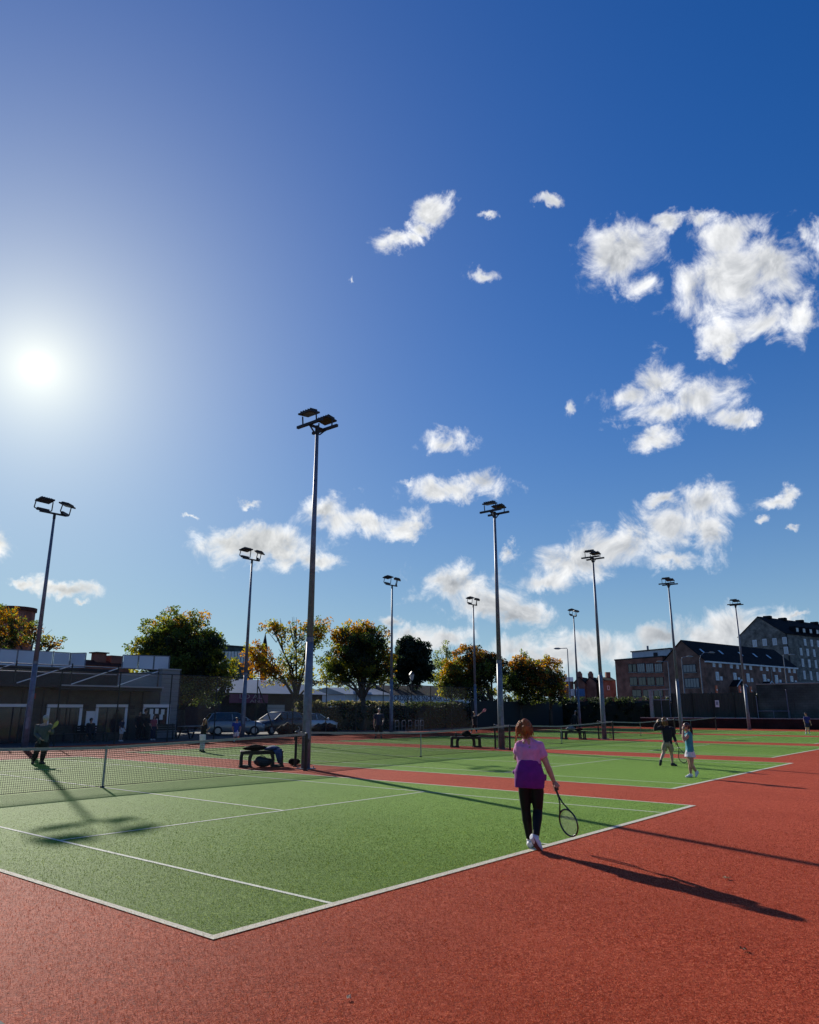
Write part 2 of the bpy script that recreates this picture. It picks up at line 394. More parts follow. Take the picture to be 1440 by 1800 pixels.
M['concrete'] = mat('concrete', (0.30, 0.30, 0.29), 0.9, var=0.25, vscale=5, bump=0.3, bscale=50)
M['galv'] = mat('galvanised_steel', (0.125, 0.155, 0.205), 0.5, metal=0.15, var=0.28, vscale=5, bump=0.05, bscale=30)
M['dsteel'] = mat('dark_steel', (0.025, 0.026, 0.03), 0.55, metal=0.3, var=0.3, vscale=6)
M['lens'] = mat('lamp_lens', (0.02, 0.021, 0.02), 0.35, spec=0.4)
M['black'] = mat('black_plastic', (0.012, 0.012, 0.013), 0.5, var=0.3, vscale=10)
M['blackmetal'] = mat('black_paint', (0.012, 0.013, 0.014), 0.45, spec=0.4)
M['netcord'] = mat('net_cord', (0.010, 0.011, 0.010), 0.9, spec=0.08)
M['band'] = mat('net_band', (0.30, 0.31, 0.29), 0.85, var=0.18, vscale=20, transl=0.2, spec=0.2)
M['white'] = mat('white_paint', (0.74, 0.75, 0.76), 0.6, var=0.08, vscale=3)
M['fenceposts'] = mat('dark_green_steel', (0.012, 0.018, 0.016), 0.5, spec=0.4)
M['chain'] = sheet_mat('chain_link', (0.10, 0.105, 0.10), 0.14, 0.2)
M['windscreen'] = mat('dark_green_windbreak', (0.006, 0.016, 0.018), 0.8, var=0.25, vscale=0.7)

# ------------------------------------------------------------------ ground and courts
def sheet(name, poly, z, m, parent=None, kind='structure'):
    me = bpy.data.meshes.new(name); me.from_pydata([(p[0], p[1], z) for p in poly], [], [tuple(range(len(poly)))]); me.materials.append(m)
    o = link(name, me, parent)
    if kind and parent is None: o['kind'] = kind
    return o
def rect(x0, y0, x1, y1): return [(x0, y0), (x1, y0), (x1, y1), (x0, y1)]
def fy(x): return 32.2+0.07*(x-12)                      # line of the long fence behind the courts
sheet('ground', rect(-2500, -2500, 2500, 2500), -0.03, M['earth'])
sheet('car_park', [(8, fy(8)+0.3), (120, fy(120)+0.3), (130, 75), (8, 75)], -0.008, M['asphalt'])
sheet('court_surround', [(-30, -16), (72.6, -16), (72.6, fy(72.6)+0.2), (-30, fy(-30)+0.2)], 0.0, M['red'])
CO = [(0, 0), (13.69, 1.45), (27.32, 2.78), (41.1, 4.2), (54.8, 5.6)]
CW, CL = 10.97, 23.77
for k, (ox, oy) in enumerate(CO):
    c = sheet('court_turf', rect(ox, oy, ox+CW, oy+CL), 0.004, M['green'])
    def ln(name, x0, y0, x1, y1, m, z=0.008): sheet(name, rect(ox+x0, oy+y0, ox+x1, oy+y1), z, m, c, None)
    for y0 in (0, CL-0.10): ln('baseline', 0, y0, CW, y0+0.10, M['cream'])
    for x0 in (0, CW-0.07): ln('doubles_sideline', x0, 0.10, x0+0.07, CL-0.10, M['cream'], 0.0082)
    for x0 in (1.37, CW-1.37-0.05): ln('singles_sideline', x0, 0.10, x0+0.05, CL-0.10, M['line'], 0.0084)
    for y0 in (5.485-.025, 5.485+12.8-.025): ln('service_line', 1.42, y0, CW-1.42, y0+0.05, M['line'], 0.0086)
    ln('centre_line', CW/2-.025, 5.51, CW/2+.025, 5.485+12.775, M['line'], 0.0088)
    for y0 in (0.10, CL-0.20): ln('centre_mark', CW/2-.025, y0, CW/2+.025, y0+0.10, M['line'], 0.009)

# ------------------------------------------------------------------ nets
def make_net(ox, oy, step, label):
    cx, cy = ox+CW/2, oy+CL/2; hw = CW/2+0.914
    r = empty('tennis_net', (cx, cy, 0), 0, label, 'net', 'tennis nets across the courts')
    def top(x): return 0.914+0.156*(abs(x)/hw)**1.15
    mb = MB(); n = int(2*hw/step); t = 0.0055
    for i in range(1, n):
        x = -hw+2*hw*i/n; mb.box((x, 0, top(x)/2+0.01), (t, t, top(x)-0.02))
    zs = [0.03+step*j for j in range(int(0.9/step))]
    for j, z in enumerate(zs):
        f = z/0.914
        for a in range(8):
            x0, x1 = -hw+2*hw*a/8, -hw+2*hw*(a+1)/8
            mb.bar((x0, 0, top(x0)*f), (x1, 0, top(x1)*f), t, t)
    # doubled rows under the band
    for j in range(5):
        for a in range(8):
            x0, x1 = -hw+2*hw*a/8, -hw+2*hw*(a+1)/8
            mb.bar((x0, 0.004, top(x0)-0.085-0.045*j), (x1, 0.004, top(x1)-0.085-0.045*j), 0.008, 0.008)
    mb.build('netting', M['netcord'], r)['kind'] = 'stuff'
    mb = MB()
    for a in range(24):
        x0, x1 = -hw+2*hw*a/24, -hw+2*hw*(a+1)/24
        mb.bar((x0, 0, top(x0)-0.025), (x1, 0, top(x1)-0.025), 0.016, 0.062)
    mb.build('headband', M['band'], r)
    one('centre_strap', 'bar', (0, -0.012, 0.0), (0, -0.012, 0.935), 0.05, 0.012, (0, 1, 0), mat=M['band'], parent=r)
    one('strap_anchor', 'box', (0, 0, 0.02), (0.09, 0.05, 0.04), mat=M['dsteel'], parent=r)
    for s in (-1, 1):
        mb = MB(); mb.tube((s*hw, 0, 0), (s*hw, 0, 1.07), 0.046, 0.046, 14); mb.tube((s*hw, 0, 0.0), (s*hw, 0, 0.03), 0.075, 0.075, 14)
        p = mb.build('post', M['blackmetal'], r, smooth=False)
        one('post_cap', 'ball', (s*hw, 0, 1.075), (0.046, 0.046, 0.02), mat=M['galv'], parent=p)
        mb = MB(); mb.box((s*hw+0.055*s, 0, 0.86), (0.05, 0.04, 0.12)); mb.tube((s*hw+0.08*s, -0.05, 0.86), (s*hw+0.08*s, 0.02, 0.86), 0.012, 0.012, 6)
        mb.build('winder', M['dsteel'], p)
    mb = MB(); mb.bar((-hw, 0, 0.035), (hw, 0, 0.035), 0.012, 0.012); mb.build('bottom_cord', M['netcord'], r)
nl = ['nearest tennis net with white band, crossing the court at the lower left', 'second tennis net, behind the walking woman in pink and between two light masts',
      'third tennis net from the camera, in front of the bench with the dark-clothed player', 'fourth tennis net, passing behind the two players walking together', 'farthest tennis net, in front of the low dark wall']
for k, (ox, oy) in enumerate(CO): make_net(ox, oy, 0.045 if k < 2 else 0.075, nl[k])

# ------------------------------------------------------------------ floodlight masts
def lamp_panel(root, c, rot, size=(0.60, 0.47, 0.055)):
    """one LED floodlight: housing, glass face under it, cooling fins, frame"""
    Mx = rot.to_matrix(); c = Vector(c)
    mb = MB(); mb.box(c, size, Mx); mb.box(c+Mx @ Vector((0, 0, 0.05)), (size[0]*0.8, size[1]*0.75, 0.05), Mx)
    for i in range(5): mb.box(c+Mx @ Vector(((i-2)*0.12, 0, 0.085)), (0.015, size[1]*0.7, 0.05), Mx)
    h = mb.build('lamp_head', M['dsteel'], root)
    mb = MB(); mb.box(c+Mx @ Vector((0, 0, -size[2]/2-0.003)), (size[0]*0.84, size[1]*0.8, 0.01), Mx); mb.build('lens', M['lens'], h)
    return h
def mast_base(root, H):
    mb = MB(); mb.loft([(0, 0, 0), (0, 0, 1.9), (0, 0, 4.0)], [0.148, 0.138, 0.118], 12); mb.build('lower_pole', M['galv'], root, smooth=True)
    mb = MB(); mb.loft([(0, 0, 3.9), (0, 0, H)], [0.112, 0.058], 12); mb.build('upper_pole', M['galv'], root, smooth=True)
    mb = MB(); mb.loft([(0, 0, 3.86), (0, 0, 4.02)], [0.123, 0.121], 12); mb.build('slip_joint', M['galv'], root)
    mb = MB(); mb.box((0, 0, 0.012), (0.44, 0.44, 0.024))
    for a in (-1, 1):
        for b in (-1, 1): mb.tube((a*.17, b*.17, 0.02), (a*.17, b*.17, 0.08), 0.016, 0.016, 6)
    mb.build('base_plate', M['galv'], root)
    a = math.atan2(-0.75, -0.45)
    mb = MB(); mb.box((math.cos(a)*0.142, math.sin(a)*0.142, 1.2), (0.02, 0.13, 0.62), Matrix.Rotation(a, 3, 'Z')); mb.build('access_door', M['galv'], root)
def net_mast(loc, label, H=11.25):
    r = empty('floodlight_mast', loc, 0, label, 'light mast', 'floodlight masts round the courts'); mast_base(r, H)
    mb = MB(); mb.box((0, 0, H-0.02), (0.75, 0.08, 0.07)); mb.tube((0, 0, H-0.28), (0, 0, H+0.04), 0.075, 0.075, 10)
    for s in (-1, 1): mb.bar((s*0.12, 0, H-0.25), (s*0.36, 0, H-0.03), 0.04, 0.04)
    mb.build('head_bracket', M['dsteel'], r)
    for s in (-1, 1):
        x = s*0.36; z = H+0.02
        mb = MB(); mb.bar((x, -0.62, z), (x, 0.62, z), 0.09, 0.09); a = mb.build('cross_arm', M['dsteel'], r)
        for t in (-0.34, 0.34): one('yoke_arm', 'bar', (x, t, z), (x+s*0.03, t, z+0.33), 0.02, 0.05, mat=M['dsteel'], parent=a)
        lamp_panel(r, (x+s*0.05, 0, z+0.36), Quaternion((0, 1, 0), s*R(7)) @ Quaternion((0, 0, 1), R(90)))
    return r
def edge_mast(loc, label, H=11.3, single=False, yaw=0.0):
    r = empty('floodlight_mast', loc, yaw, label, 'light mast', 'floodlight masts round the courts'); mast_base(r, H)
    mb = MB(); mb.bar((-0.75, 0, H+0.02), (0.6, 0, H+0.02), 0.09, 0.08); mb.tube((0, 0, H-0.25), (0, 0, H+0.02), 0.07, 0.07, 10); mb.build('cross_arm', M['dsteel'], r)
    for s, zz, ya in ((-1, 0.52, R(6)), (1, 0.5, R(38))):
        cx = s*0.55-0.05
        q = Quaternion((0, 0, 1), ya); a = q.to_matrix()
        mb = MB(); c = Vector((cx, 0, H+0.06)); mb.box(c+Vector((0, 0, 0.05)), (0.62, 0.12, 0.13), a); mb.build('control_gear', M['dsteel'], r)
        for t in (-1, 1):
            mb = MB(); p0 = c+a @ Vector((t*0.3, 0, 0.02)); p1 = c+a @ Vector((t*0.46, 0, 0.08)); p2 = c+a @ Vector((t*0.43, -0.08, zz))
            mb.bar(p0, p1, 0.05, 0.025, (0, 1, 0)); mb.bar(p1, p2, 0.05, 0.025, (0, 1, 0)); mb.build('yoke_arm', M['dsteel'], r)
        lamp_panel(r, c+a @ Vector((0, -0.08, zz)), q @ Quaternion((1, 0, 0), R(-10 if s < 0 else 14)), (0.74, 0.55, 0.07))
    return r
NM = [(12.37, 12.41), (26.0, 14.05), (39.75, 15.5), (53.0, 15.6), (68.6, 15.2)]
NLAB = ['tallest-looking grey floodlight mast, between the two nearest nets beside the loaded bench', 'grey floodlight mast right behind the woman in pink, between the second and third nets',
        'grey floodlight mast beside the third net, left of the dark-jacketed player', 'grey floodlight mast rising behind the girl in the teal dress', 'rightmost floodlight mast, standing at the low dark wall']
for (x, y), lb in zip(NM, NLAB): net_mast((x, y, 0), lb)
EM = [(12.2, 31.4), (26.1, 33.15), (39.9, 32.9), (53.3, 34.4), (67.2, 31.2)]
ELAB = ['leftmost floodlight mast, in front of the clubhouse', 'floodlight mast at the back fence in front of the parked cars', 'floodlight mast at the back fence left of the blue-lettered club sign',
        'floodlight mast at the back fence beside the player raising a pink racket', 'floodlight mast in the far corner, right of the autumn trees']
for (x, y), lb in zip(EM, ELAB): edge_mast((x, y, 0), lb)

# ------------------------------------------------------------------ back fence
fr = empty('chain_link_fence', (6, fy(6), 0), 0, 'tall dark chain link fence along the far ends of the courts', 'fence')
def fl(x, dy=0.0, z=0.0): return Vector((x-6, fy(x)-fy(6)+dy, z))
FX = [7.4+3.3*i for i in range(21)]; FHT = 3.7
for i, x in enumerate(FX):
    one('fence_post', 'tube', fl(x), fl(x, 0, FHT), 0.035, 0.035, 8, mat=M['fenceposts'], parent=fr)
    if i < len(FX)-1:
        a, b = fl(x+0.03), fl(FX[i+1]-0.03)
        mb = MB(); mb.add([a, b, b+Vector((0, 0, FHT)), a+Vector((0, 0, FHT))], [(0, 1, 2, 3)]); mb.build('mesh_panel', M['chain'], fr)
        one('top_rail', 'tube', fl(x, 0, FHT), fl(FX[i+1], 0, FHT), 0.024, 0.024, 6, mat=M['fenceposts'], parent=fr)
        one('middle_rail', 'tube', fl(x, 0.03, 1.85), fl(FX[i+1], 0.03, 1.85), 0.012, 0.012, 6, mat=M['fenceposts'], parent=fr)
        if x > 53:
            mb = MB(); mb.bar(fl(x, -0.06, 1.3), fl(FX[i+1], -0.06, 1.3), 0.01, 2.45); mb.build('windbreak_sheet', M['windscreen'], fr)
one('brace', 'bar', fl(27.3, 0.05, 3.2), fl(28.9, 0.05, 0.4), 0.05, 0.05, mat=M['fenceposts'], parent=fr)

# ------------------------------------------------------------------ end wall and what stands behind it
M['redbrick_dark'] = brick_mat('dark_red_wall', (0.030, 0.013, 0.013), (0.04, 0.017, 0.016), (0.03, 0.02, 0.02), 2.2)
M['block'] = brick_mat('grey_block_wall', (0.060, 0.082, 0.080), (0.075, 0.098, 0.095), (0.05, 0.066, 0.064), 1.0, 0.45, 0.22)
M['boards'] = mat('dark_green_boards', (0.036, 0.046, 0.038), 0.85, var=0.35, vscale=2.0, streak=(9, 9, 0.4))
M['copgrey'] = mat('grey_coping', (0.28, 0.28, 0.27), 0.85, var=0.2, vscale=4)
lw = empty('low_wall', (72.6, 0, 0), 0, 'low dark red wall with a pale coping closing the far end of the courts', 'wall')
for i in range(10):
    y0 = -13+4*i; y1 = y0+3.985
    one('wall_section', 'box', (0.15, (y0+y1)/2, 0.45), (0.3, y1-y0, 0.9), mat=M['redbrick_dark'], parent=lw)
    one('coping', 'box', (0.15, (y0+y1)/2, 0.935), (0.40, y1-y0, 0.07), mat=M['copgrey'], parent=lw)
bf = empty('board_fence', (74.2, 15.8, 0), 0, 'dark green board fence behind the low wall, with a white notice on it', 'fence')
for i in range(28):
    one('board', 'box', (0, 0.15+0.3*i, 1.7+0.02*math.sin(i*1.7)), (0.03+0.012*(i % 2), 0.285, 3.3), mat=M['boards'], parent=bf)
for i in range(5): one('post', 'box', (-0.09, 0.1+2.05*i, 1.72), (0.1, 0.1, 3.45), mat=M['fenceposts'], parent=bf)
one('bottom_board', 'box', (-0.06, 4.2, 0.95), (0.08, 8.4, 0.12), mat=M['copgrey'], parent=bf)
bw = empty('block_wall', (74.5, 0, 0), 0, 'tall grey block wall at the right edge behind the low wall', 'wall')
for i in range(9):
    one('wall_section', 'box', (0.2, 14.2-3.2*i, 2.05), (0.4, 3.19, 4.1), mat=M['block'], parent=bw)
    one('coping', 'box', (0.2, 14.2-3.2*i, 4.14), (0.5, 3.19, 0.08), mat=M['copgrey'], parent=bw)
for (p1, p2, lb) in (((1331, 1225), (1334, 1264), 'thin leaning grey post in front of the block wall, nearest the rightmost mast'), ((1381, 1213), (1388, 1264), 'thin grey post in front of the block wall near the right edge')):
    a = PX(*p1, 73.9); b = PX(*p2, 73.9); o = empty('fence_post', (73.9, b.y, 0), 0, lb, 'post', 'posts before the block wall')
    one('shaft', 'tube', (0, 0, 0), (0, 0, a.z), 0.05, 0.045, 8, mat=M['galv'], parent=o); one('cap', 'ball', (0, 0, a.z), 0.06, mat=M['galv'], parent=o)
rl = empty('hand_rail', (74.0, 0, 0), 0, 'grey tubular hand rail standing just above the low wall on the right', 'railing')
ya, yb = PX(1332, 1250, 74.0).y, PX(1388, 1250, 74.0).y; zr = PX(1350, 1250, 74.0).z
one('top_tube', 'tube', (0, ya, zr), (0, yb, zr), 0.035, 0.035, 8, mat=M['galv'], parent=rl)
for t in (0, .5, 1): one('upright', 'tube', (0, ya+(yb-ya)*t, 0), (0, ya+(yb-ya)*t, zr), 0.03, 0.03, 8, mat=M['galv'], parent=rl)
n0 = PX(1257, 1231, 74.15); n1 = PX(1265, 1243, 74.15)
nt_ = empty('notice_board', (74.13, (n0.y+n1.y)/2, 0), 0, 'small white notice fixed to the dark green board fence', 'notice')
one('panel', 'box', (0, 0, (n0.z+n1.z)/2), (0.03, n0.y-n1.y, n0.z-n1.z), mat=M['white'], parent=nt_)
one('printed_block', 'box', (-0.02, 0, (n0.z+n1.z)/2+0.05), (0.012, (n0.y-n1.y)*0.6, (n0.z-n1.z)*0.5), mat=mat('print_grey', (0.25, 0.28, 0.34), 0.7), parent=nt_)
# corner frame of the next enclosure
cf = empty('corner_enclosure', (74.6, 24.3, 0), 0, 'tall grey framed mesh enclosure at the left end of the board fence', 'enclosure')
zt = PX(1145, 1214, 74.6).z
ys = [PX(1146, 1240, 74.6).y-24.3, PX(1163, 1240, 74.6).y-24.3, PX(1178, 1240, 74.6).y-24.3]
one('concrete_post', 'box', (0, ys[0], zt/2), (0.3, 0.34, zt), mat=M['concrete'], parent=cf)
for y in ys[1:]: one('steel_post', 'tube', (0, y, 0), (0, y, zt), 0.05, 0.05, 8, mat=M['galv'], parent=cf)
one('top_beam', 'bar', (0, ys[0]+0.3, zt+0.04), (0, ys[2], zt+0.12), 0.12, 0.12, mat=M['concrete'], parent=cf)
one('mid_rail', 'tube', (0.1, ys[0], zt*0.74), (0.1, ys[2], zt*0.74), 0.04, 0.04, 8, mat=M['galv'], parent=cf)
mb = MB(); mb.bar((0.12, ys[0], zt*0.36), (0.12, ys[2], zt*0.36), 0.02, zt*0.72); mb.build('dark_mesh', M['boards'], cf)
# grass bank in the far corner, raised street behind
sheet('grass_bank', [(72.7, 24.5), (76, 24.5), (76, 37), (72.7, 36.8)], 0.02, M['grass'])
st = MB(); st.prism([(78, -60), (420, -60), (420, 260), (100, 130), (80, 46)], -0.5, 2.7); o = st.build('street', M['asphalt']); o['kind'] = 'structure'

# ------------------------------------------------------------------ carpet fibres on the nearest ground
def fibres():
    rs = np.random.RandomState(3); n = 1650000
    # spread over a wide fan round the spot where the photographer stands, thinning out with distance
    az = YAW+np.clip(rs.normal(0, .52, n), -1.3, 1.3); r = 1/(1/19.0+(1/1.6-1/19.0)*rs.uniform(0, 1, n)**1.15)
    P = np.stack([CAM.x+r*np.cos(az), CAM.y+r*np.sin(az), np.zeros(n)], 1); dist = r
    keep = rs.uniform(0, 1, n) < np.clip((19-dist)/8, 0, 1); P = P[keep]; dist = dist[keep]; n = len(P)
    X, Y = P[:, 0], P[:, 1]
    green = np.zeros(n, bool); cream = np.zeros(n, bool); white = np.zeros(n, bool)
    for ox, oy in CO[:2]:
        u, v = X-ox, Y-oy; ins = (u > 0) & (u < CW) & (v > 0) & (v < CL); green |= ins
        cream |= ins & ((v < .10) | (v > CL-.10) | (u < .07) | (u > CW-.07))
        sing = ((u > 1.37) & (u < 1.42)) | ((u > CW-1.42) & (u < CW-1.37))
        serv = (u > 1.37) & (u < CW-1.37) & (np.abs(v-5.485) < .025)
        cen = (np.abs(u-CW/2) < .025) & (v > 5.485)
        mark = (np.abs(u-CW/2) < .025) & (v < .2)
        white |= ins & (sing | serv | cen | mark)
    h = rs.uniform(.005, .010, n)*np.clip(dist/6, 1, 1.6); w = rs.uniform(.0013, .0025, n)*np.clip(dist/5, 1, 2.4)
    lean = rs.uniform(0, 1.05, n); az = rs.uniform(0, 2*np.pi, n); fa = rs.uniform(0, 2*np.pi, n)
    tip = np.stack([np.sin(lean)*np.cos(az), np.sin(lean)*np.sin(az), np.cos(lean)], 1)*h[:, None]
    side = np.stack([np.cos(fa), np.sin(fa), np.zeros(n)], 1)*(w/2)[:, None]
    P[:, 2] = 0.004+np.where(green, .004, 0)
    V = np.empty((n, 3, 3)); V[:, 0] = P-side*1.6; V[:, 1] = P+side*1.6; V[:, 2] = P+tip*.8
    c = np.empty((n, 4)); c[:, 3] = 1
    k = rs.uniform(0, 1, n)[:, None]
    def ramp(a, b): return np.array(a)[None]*(1-k)+np.array(b)[None]*k
    c[:, :3] = ramp((.095, .021, .011), (.33, .070, .036))
    sand = rs.uniform(0, 1, n) < .15
    c[sand, :3] = ramp((.44, .15, .085), (.62, .29, .18))[sand]
    c[green, :3] = ramp((.021, .050, .002), (.084, .140, .008))[green]
    gs = green & sand; c[gs, :3] = ramp((.19, .25, .04), (.32, .37, .08))[gs]
    # play wear: slow drifts of tone over the carpet, paler where feet turn behind the baseline
    q = np.zeros(n)
    for i in range(14):
        kx, ky = rs.normal(size=2)*(.35+.28*i); q += np.sin(X*kx+Y*ky+rs.uniform(0, 6))/(1+.35*i)
    q = q/np.abs(q).max(); streak = np.sin(Y*1.9+.6*np.sin(X*.7))*np.sin(X*.43+1.3)
    c[:, :3] *= (1+.22*q+.07*streak)[:, None]
    foot = np.exp(-((X-5.5)**2/9+(Y+.35)**2/.7)); c[:, :3] += (foot*.10)[:, None]*(np.array([.42, .24, .17])[None]-c[:, :3])
    c[cream, :3] = ramp((.42, .38, .29), (.66, .61, .49))[cream]
    c[white, :3] = ramp((.50, .50, .40), (.72, .73, .62))[white]
    me = bpy.data.meshes.new('turf_fibres'); me.vertices.add(3*n); me.vertices.foreach_set('co', V.reshape(-1).astype(np.float32))
    me.loops.add(3*n); me.loops.foreach_set('vertex_index', np.arange(3*n, dtype=np.int32))
    me.polygons.add(n); me.polygons.foreach_set('loop_start', np.arange(0, 3*n, 3, dtype=np.int32)); me.polygons.foreach_set('loop_total', np.full(n, 3, dtype=np.int32))
    at = me.attributes.new('leaf', 'FLOAT_COLOR', 'FACE'); at.data.foreach_set('color', c.reshape(-1).astype(np.float32))
    me.update(); me.validate()
    m = leaf_mat('carpet_fibre'); b = m.node_tree.nodes['Principled BSDF']; b.inputs['Roughness'].default_value = .55; b.inputs['Specular IOR Level'].default_value = .04
    for nd in m.node_tree.nodes:
        if nd.type == 'HUE_SAT': nd.inputs['Value'].default_value = 1.25
        if nd.type == 'MIX_SHADER': nd.inputs[0].default_value = .4
    me.materials.append(m)
    tag(link('turf_fibres', me), 'short red and green carpet fibres covering the near courts', 'turf', None, 'stuff')
fibres()

# ------------------------------------------------------------------ materials for buildings
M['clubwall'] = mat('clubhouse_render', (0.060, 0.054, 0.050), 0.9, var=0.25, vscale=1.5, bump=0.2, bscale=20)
M['plank'] = mat('grey_cladding', (0.20, 0.21, 0.225), 0.8, var=0.15, vscale=2, streak=(0.4, 0.4, 9))
M['fascia'] = mat('dark_fascia', (0.035, 0.035, 0.04), 0.8, spec=0.2, var=0.2, vscale=2)
M['gutter'] = mat('grey_gutter', (0.30, 0.31, 0.33), 0.5)
M['frosted'] = mat('frosted_screen', (0.42, 0.50, 0.62), 0.35, transl=0.18, var=0.06, vscale=0.8)
M['frame'] = mat('white_frame', (0.78, 0.78, 0.82), 0.55)
M['pane'] = glass_mat('window_glass', (0.025, 0.03, 0.035))
M['panegrey'] = glass_mat('blind_window', (0.52, 0.54, 0.56), 0.25)
M['panedim'] = glass_mat('dim_window', (0.20, 0.21, 0.22), 0.2)
M['brick_red'] = brick_mat('red_brick', (0.34, 0.085, 0.052), (0.42, 0.115, 0.068), (0.28, 0.18, 0.14), 1.0, 0.23, 0.075)
M['brick_brown'] = brick_mat('brown_brick', (0.25, 0.105, 0.072), (0.30, 0.13, 0.085), (0.24, 0.17, 0.14), 1.0, 0.23, 0.075)
M['stone'] = brick_mat('grey_rubble_stone', (0.19, 0.175, 0.155), (0.27, 0.25, 0.22), (0.15, 0.145, 0.135), 1.0, 0.62, 0.30, 0.55)
M['slate'] = mat('slate_roof', (0.022, 0.022, 0.025), 0.95, spec=0.06, var=0.3, vscale=1.2, streak=(1, 1, 6))
M['tile'] = mat('red_tile_roof', (0.10, 0.04, 0.032), 0.95, spec=0.05, var=0.3, vscale=2)
M['offwhite'] = mat('pale_render', (0.52, 0.53, 0.56), 0.8, var=0.12, vscale=0.6)
M['metalroof'] = mat('pale_metal_roof', (0.20, 0.24, 0.30), 0.45, metal=0.3, var=0.12, vscale=0.5)
M['purple'] = mat('purple_sign', (0.16, 0.035, 0.13), 0.6)
M['navy'] = mat('navy_letter', (0.012, 0.018, 0.06), 0.6)
M['orange'] = mat('orange_plastic', (0.62, 0.10, 0.02), 0.5)

# ------------------------------------------------------------------ clubhouse
CY = 38.0
ch = empty('clubhouse', (12, CY, 0), 0, 'low dark clubhouse with a roof terrace and white framed doors at the left', 'building')
def cl(p): return Vector(p)-Vector((12, CY, 0))
def cbox(name, x0, x1, y0, y1, z0, z1, m, parent=ch): return one(name, 'box', cl(((x0+x1)/2, (y0+y1)/2, (z0+z1)/2)), (abs(x1-x0), abs(y1-y0), abs(z1-z0)), mat=m, parent=parent)
ZE = PY(200, 1207, 36.75).z                                # canopy edge
XR = PY(279, 1240, CY).x; XE = PY(312, 1240, CY-0.1).x
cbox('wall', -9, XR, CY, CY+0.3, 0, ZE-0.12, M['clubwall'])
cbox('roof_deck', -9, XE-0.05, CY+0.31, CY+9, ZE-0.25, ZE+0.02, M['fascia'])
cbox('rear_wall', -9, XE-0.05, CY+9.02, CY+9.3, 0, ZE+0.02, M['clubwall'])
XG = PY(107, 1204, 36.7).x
cbox('canopy', -9, XG, 36.95, CY+0.3, ZE-0.10, ZE+0.04, M['fascia'])
cp = cbox('canopy', XG+0.01, PY(285, 1209, 36.7).x, 36.7, CY+0.3, ZE-0.22, ZE-0.02, M['fascia'])
cbox('gutter', XG+0.01, PY(287, 1209, 36.7).x, 36.6, 36.74, ZE-0.03, ZE+0.05, M['gutter'], cp)
ZT = PY(310, 1178, CY-0.1).z
npl = 15
for i in range(npl):
    z0 = ZT*i/npl; cbox('cladding_board', XR+0.02, XE, CY-0.1-0.012*(i % 2), CY+0.25, z0+0.008, z0+ZT/npl-0.004, M['plank'])
cbox('side_wall', XE-0.2, XE, CY+0.26, CY+9, 0, ZT-0.01, M['plank'])
cbox('wall_capping', XR-0.1, XE+0.06, CY-0.16, CY+0.3, ZT, ZT+0.07, M['gutter'])
cbox('corner_trim', XE+0.002, XE+0.09, CY-0.13, CY-0.03, 0, ZT-0.02, M['fascia'])
# doors and windows
def opening(name, x0, y0, x1, y1, fw, inner='pane', paper=False):
    a = PY(x0, y0, CY-0.1); b = PY(x1, y1, CY-0.1)
    xa, xb, zt, zb = a.x, b.x, a.z, max(0.03, b.z)
    mb = MB(); y = CY-0.06
    yc = CY-0.10 if name == 'notice_window' else CY-0.03
    mb.box(cl(((xa+xb)/2, yc-0.04, zt-fw/2)), (xb-xa, 0.08, fw))
    for xx in (xa+fw/2, xb-fw/2): mb.box(cl((xx, yc-0.04, (zb+zt-fw)/2)), (fw, 0.08, zt-fw-zb-0.002))
    o = mb.build(name, M['frame'], ch)
    p = one('glass', 'box', cl(((xa+xb)/2, yc-0.02, (zb+zt-fw)/2)), (xb-xa-2*fw-0.004, 0.03, zt-fw-zb-0.004), mat=M['pane'], parent=o)
    for t in (0.36, 0.66):
        one('glazing_bar', 'box', cl((xa+(xb-xa)*t, yc-0.045, (zb+zt-fw)/2)), (0.05, 0.03, zt-fw-zb-0.01), mat=M['fascia'], parent=o)
    if paper:
        for i, (u, v) in enumerate(((.25, .78), (.5, .8), (.78, .76), (.3, .5), (.72, .48), (.5, .25))):
            one('paper_sheet', 'box', cl((xa+fw+(xb-xa-2*fw)*u, yc-0.066, zb+(zt-fw-zb)*v)), (0.24, 0.01, 0.32), mat=M['white'], parent=o)
    return o
opening('door', 84, 1238, 141, 1286, 0.17); opening('door', 170, 1238, 221, 1286, 0.16); opening('notice_window', 252, 1238, 296, 1276, 0.19, paper=True)
opening('shutter_window', -30, 1237, 43, 1310, 0.16)
a = PY(152, 1250, CY); b = PY(166, 1284, CY); cbox('white_board', a.x, b.x, CY-0.06, CY-0.005, b.z, a.z, M['frame'])
for (x, y) in ((150, 1243), (232, 1243), (232, 1254)):
    p = PY(x, y, CY); cbox('wall_plaque', p.x-0.45, p.x+0.2, CY-0.03, CY-0.004, p.z-0.1, p.z+0.1, M['fascia'])
p = PY(58, 1222, CY); cbox('alarm_box', p.x-0.12, p.x+0.12, CY-0.1, CY-0.005, p.z-0.18, p.z+0.1, mat('red_box', (0.35, 0.03, 0.03), 0.5))
for x in (38, 75, 118, 228, 250):
    p = PY(x, 1240, CY-0.05); one('downpipe', 'tube', cl((p.x, CY-0.06, 0)), cl((p.x, CY-0.06, ZE-0.24)), 0.05, 0.05, 8, mat=M['fascia'], parent=ch)
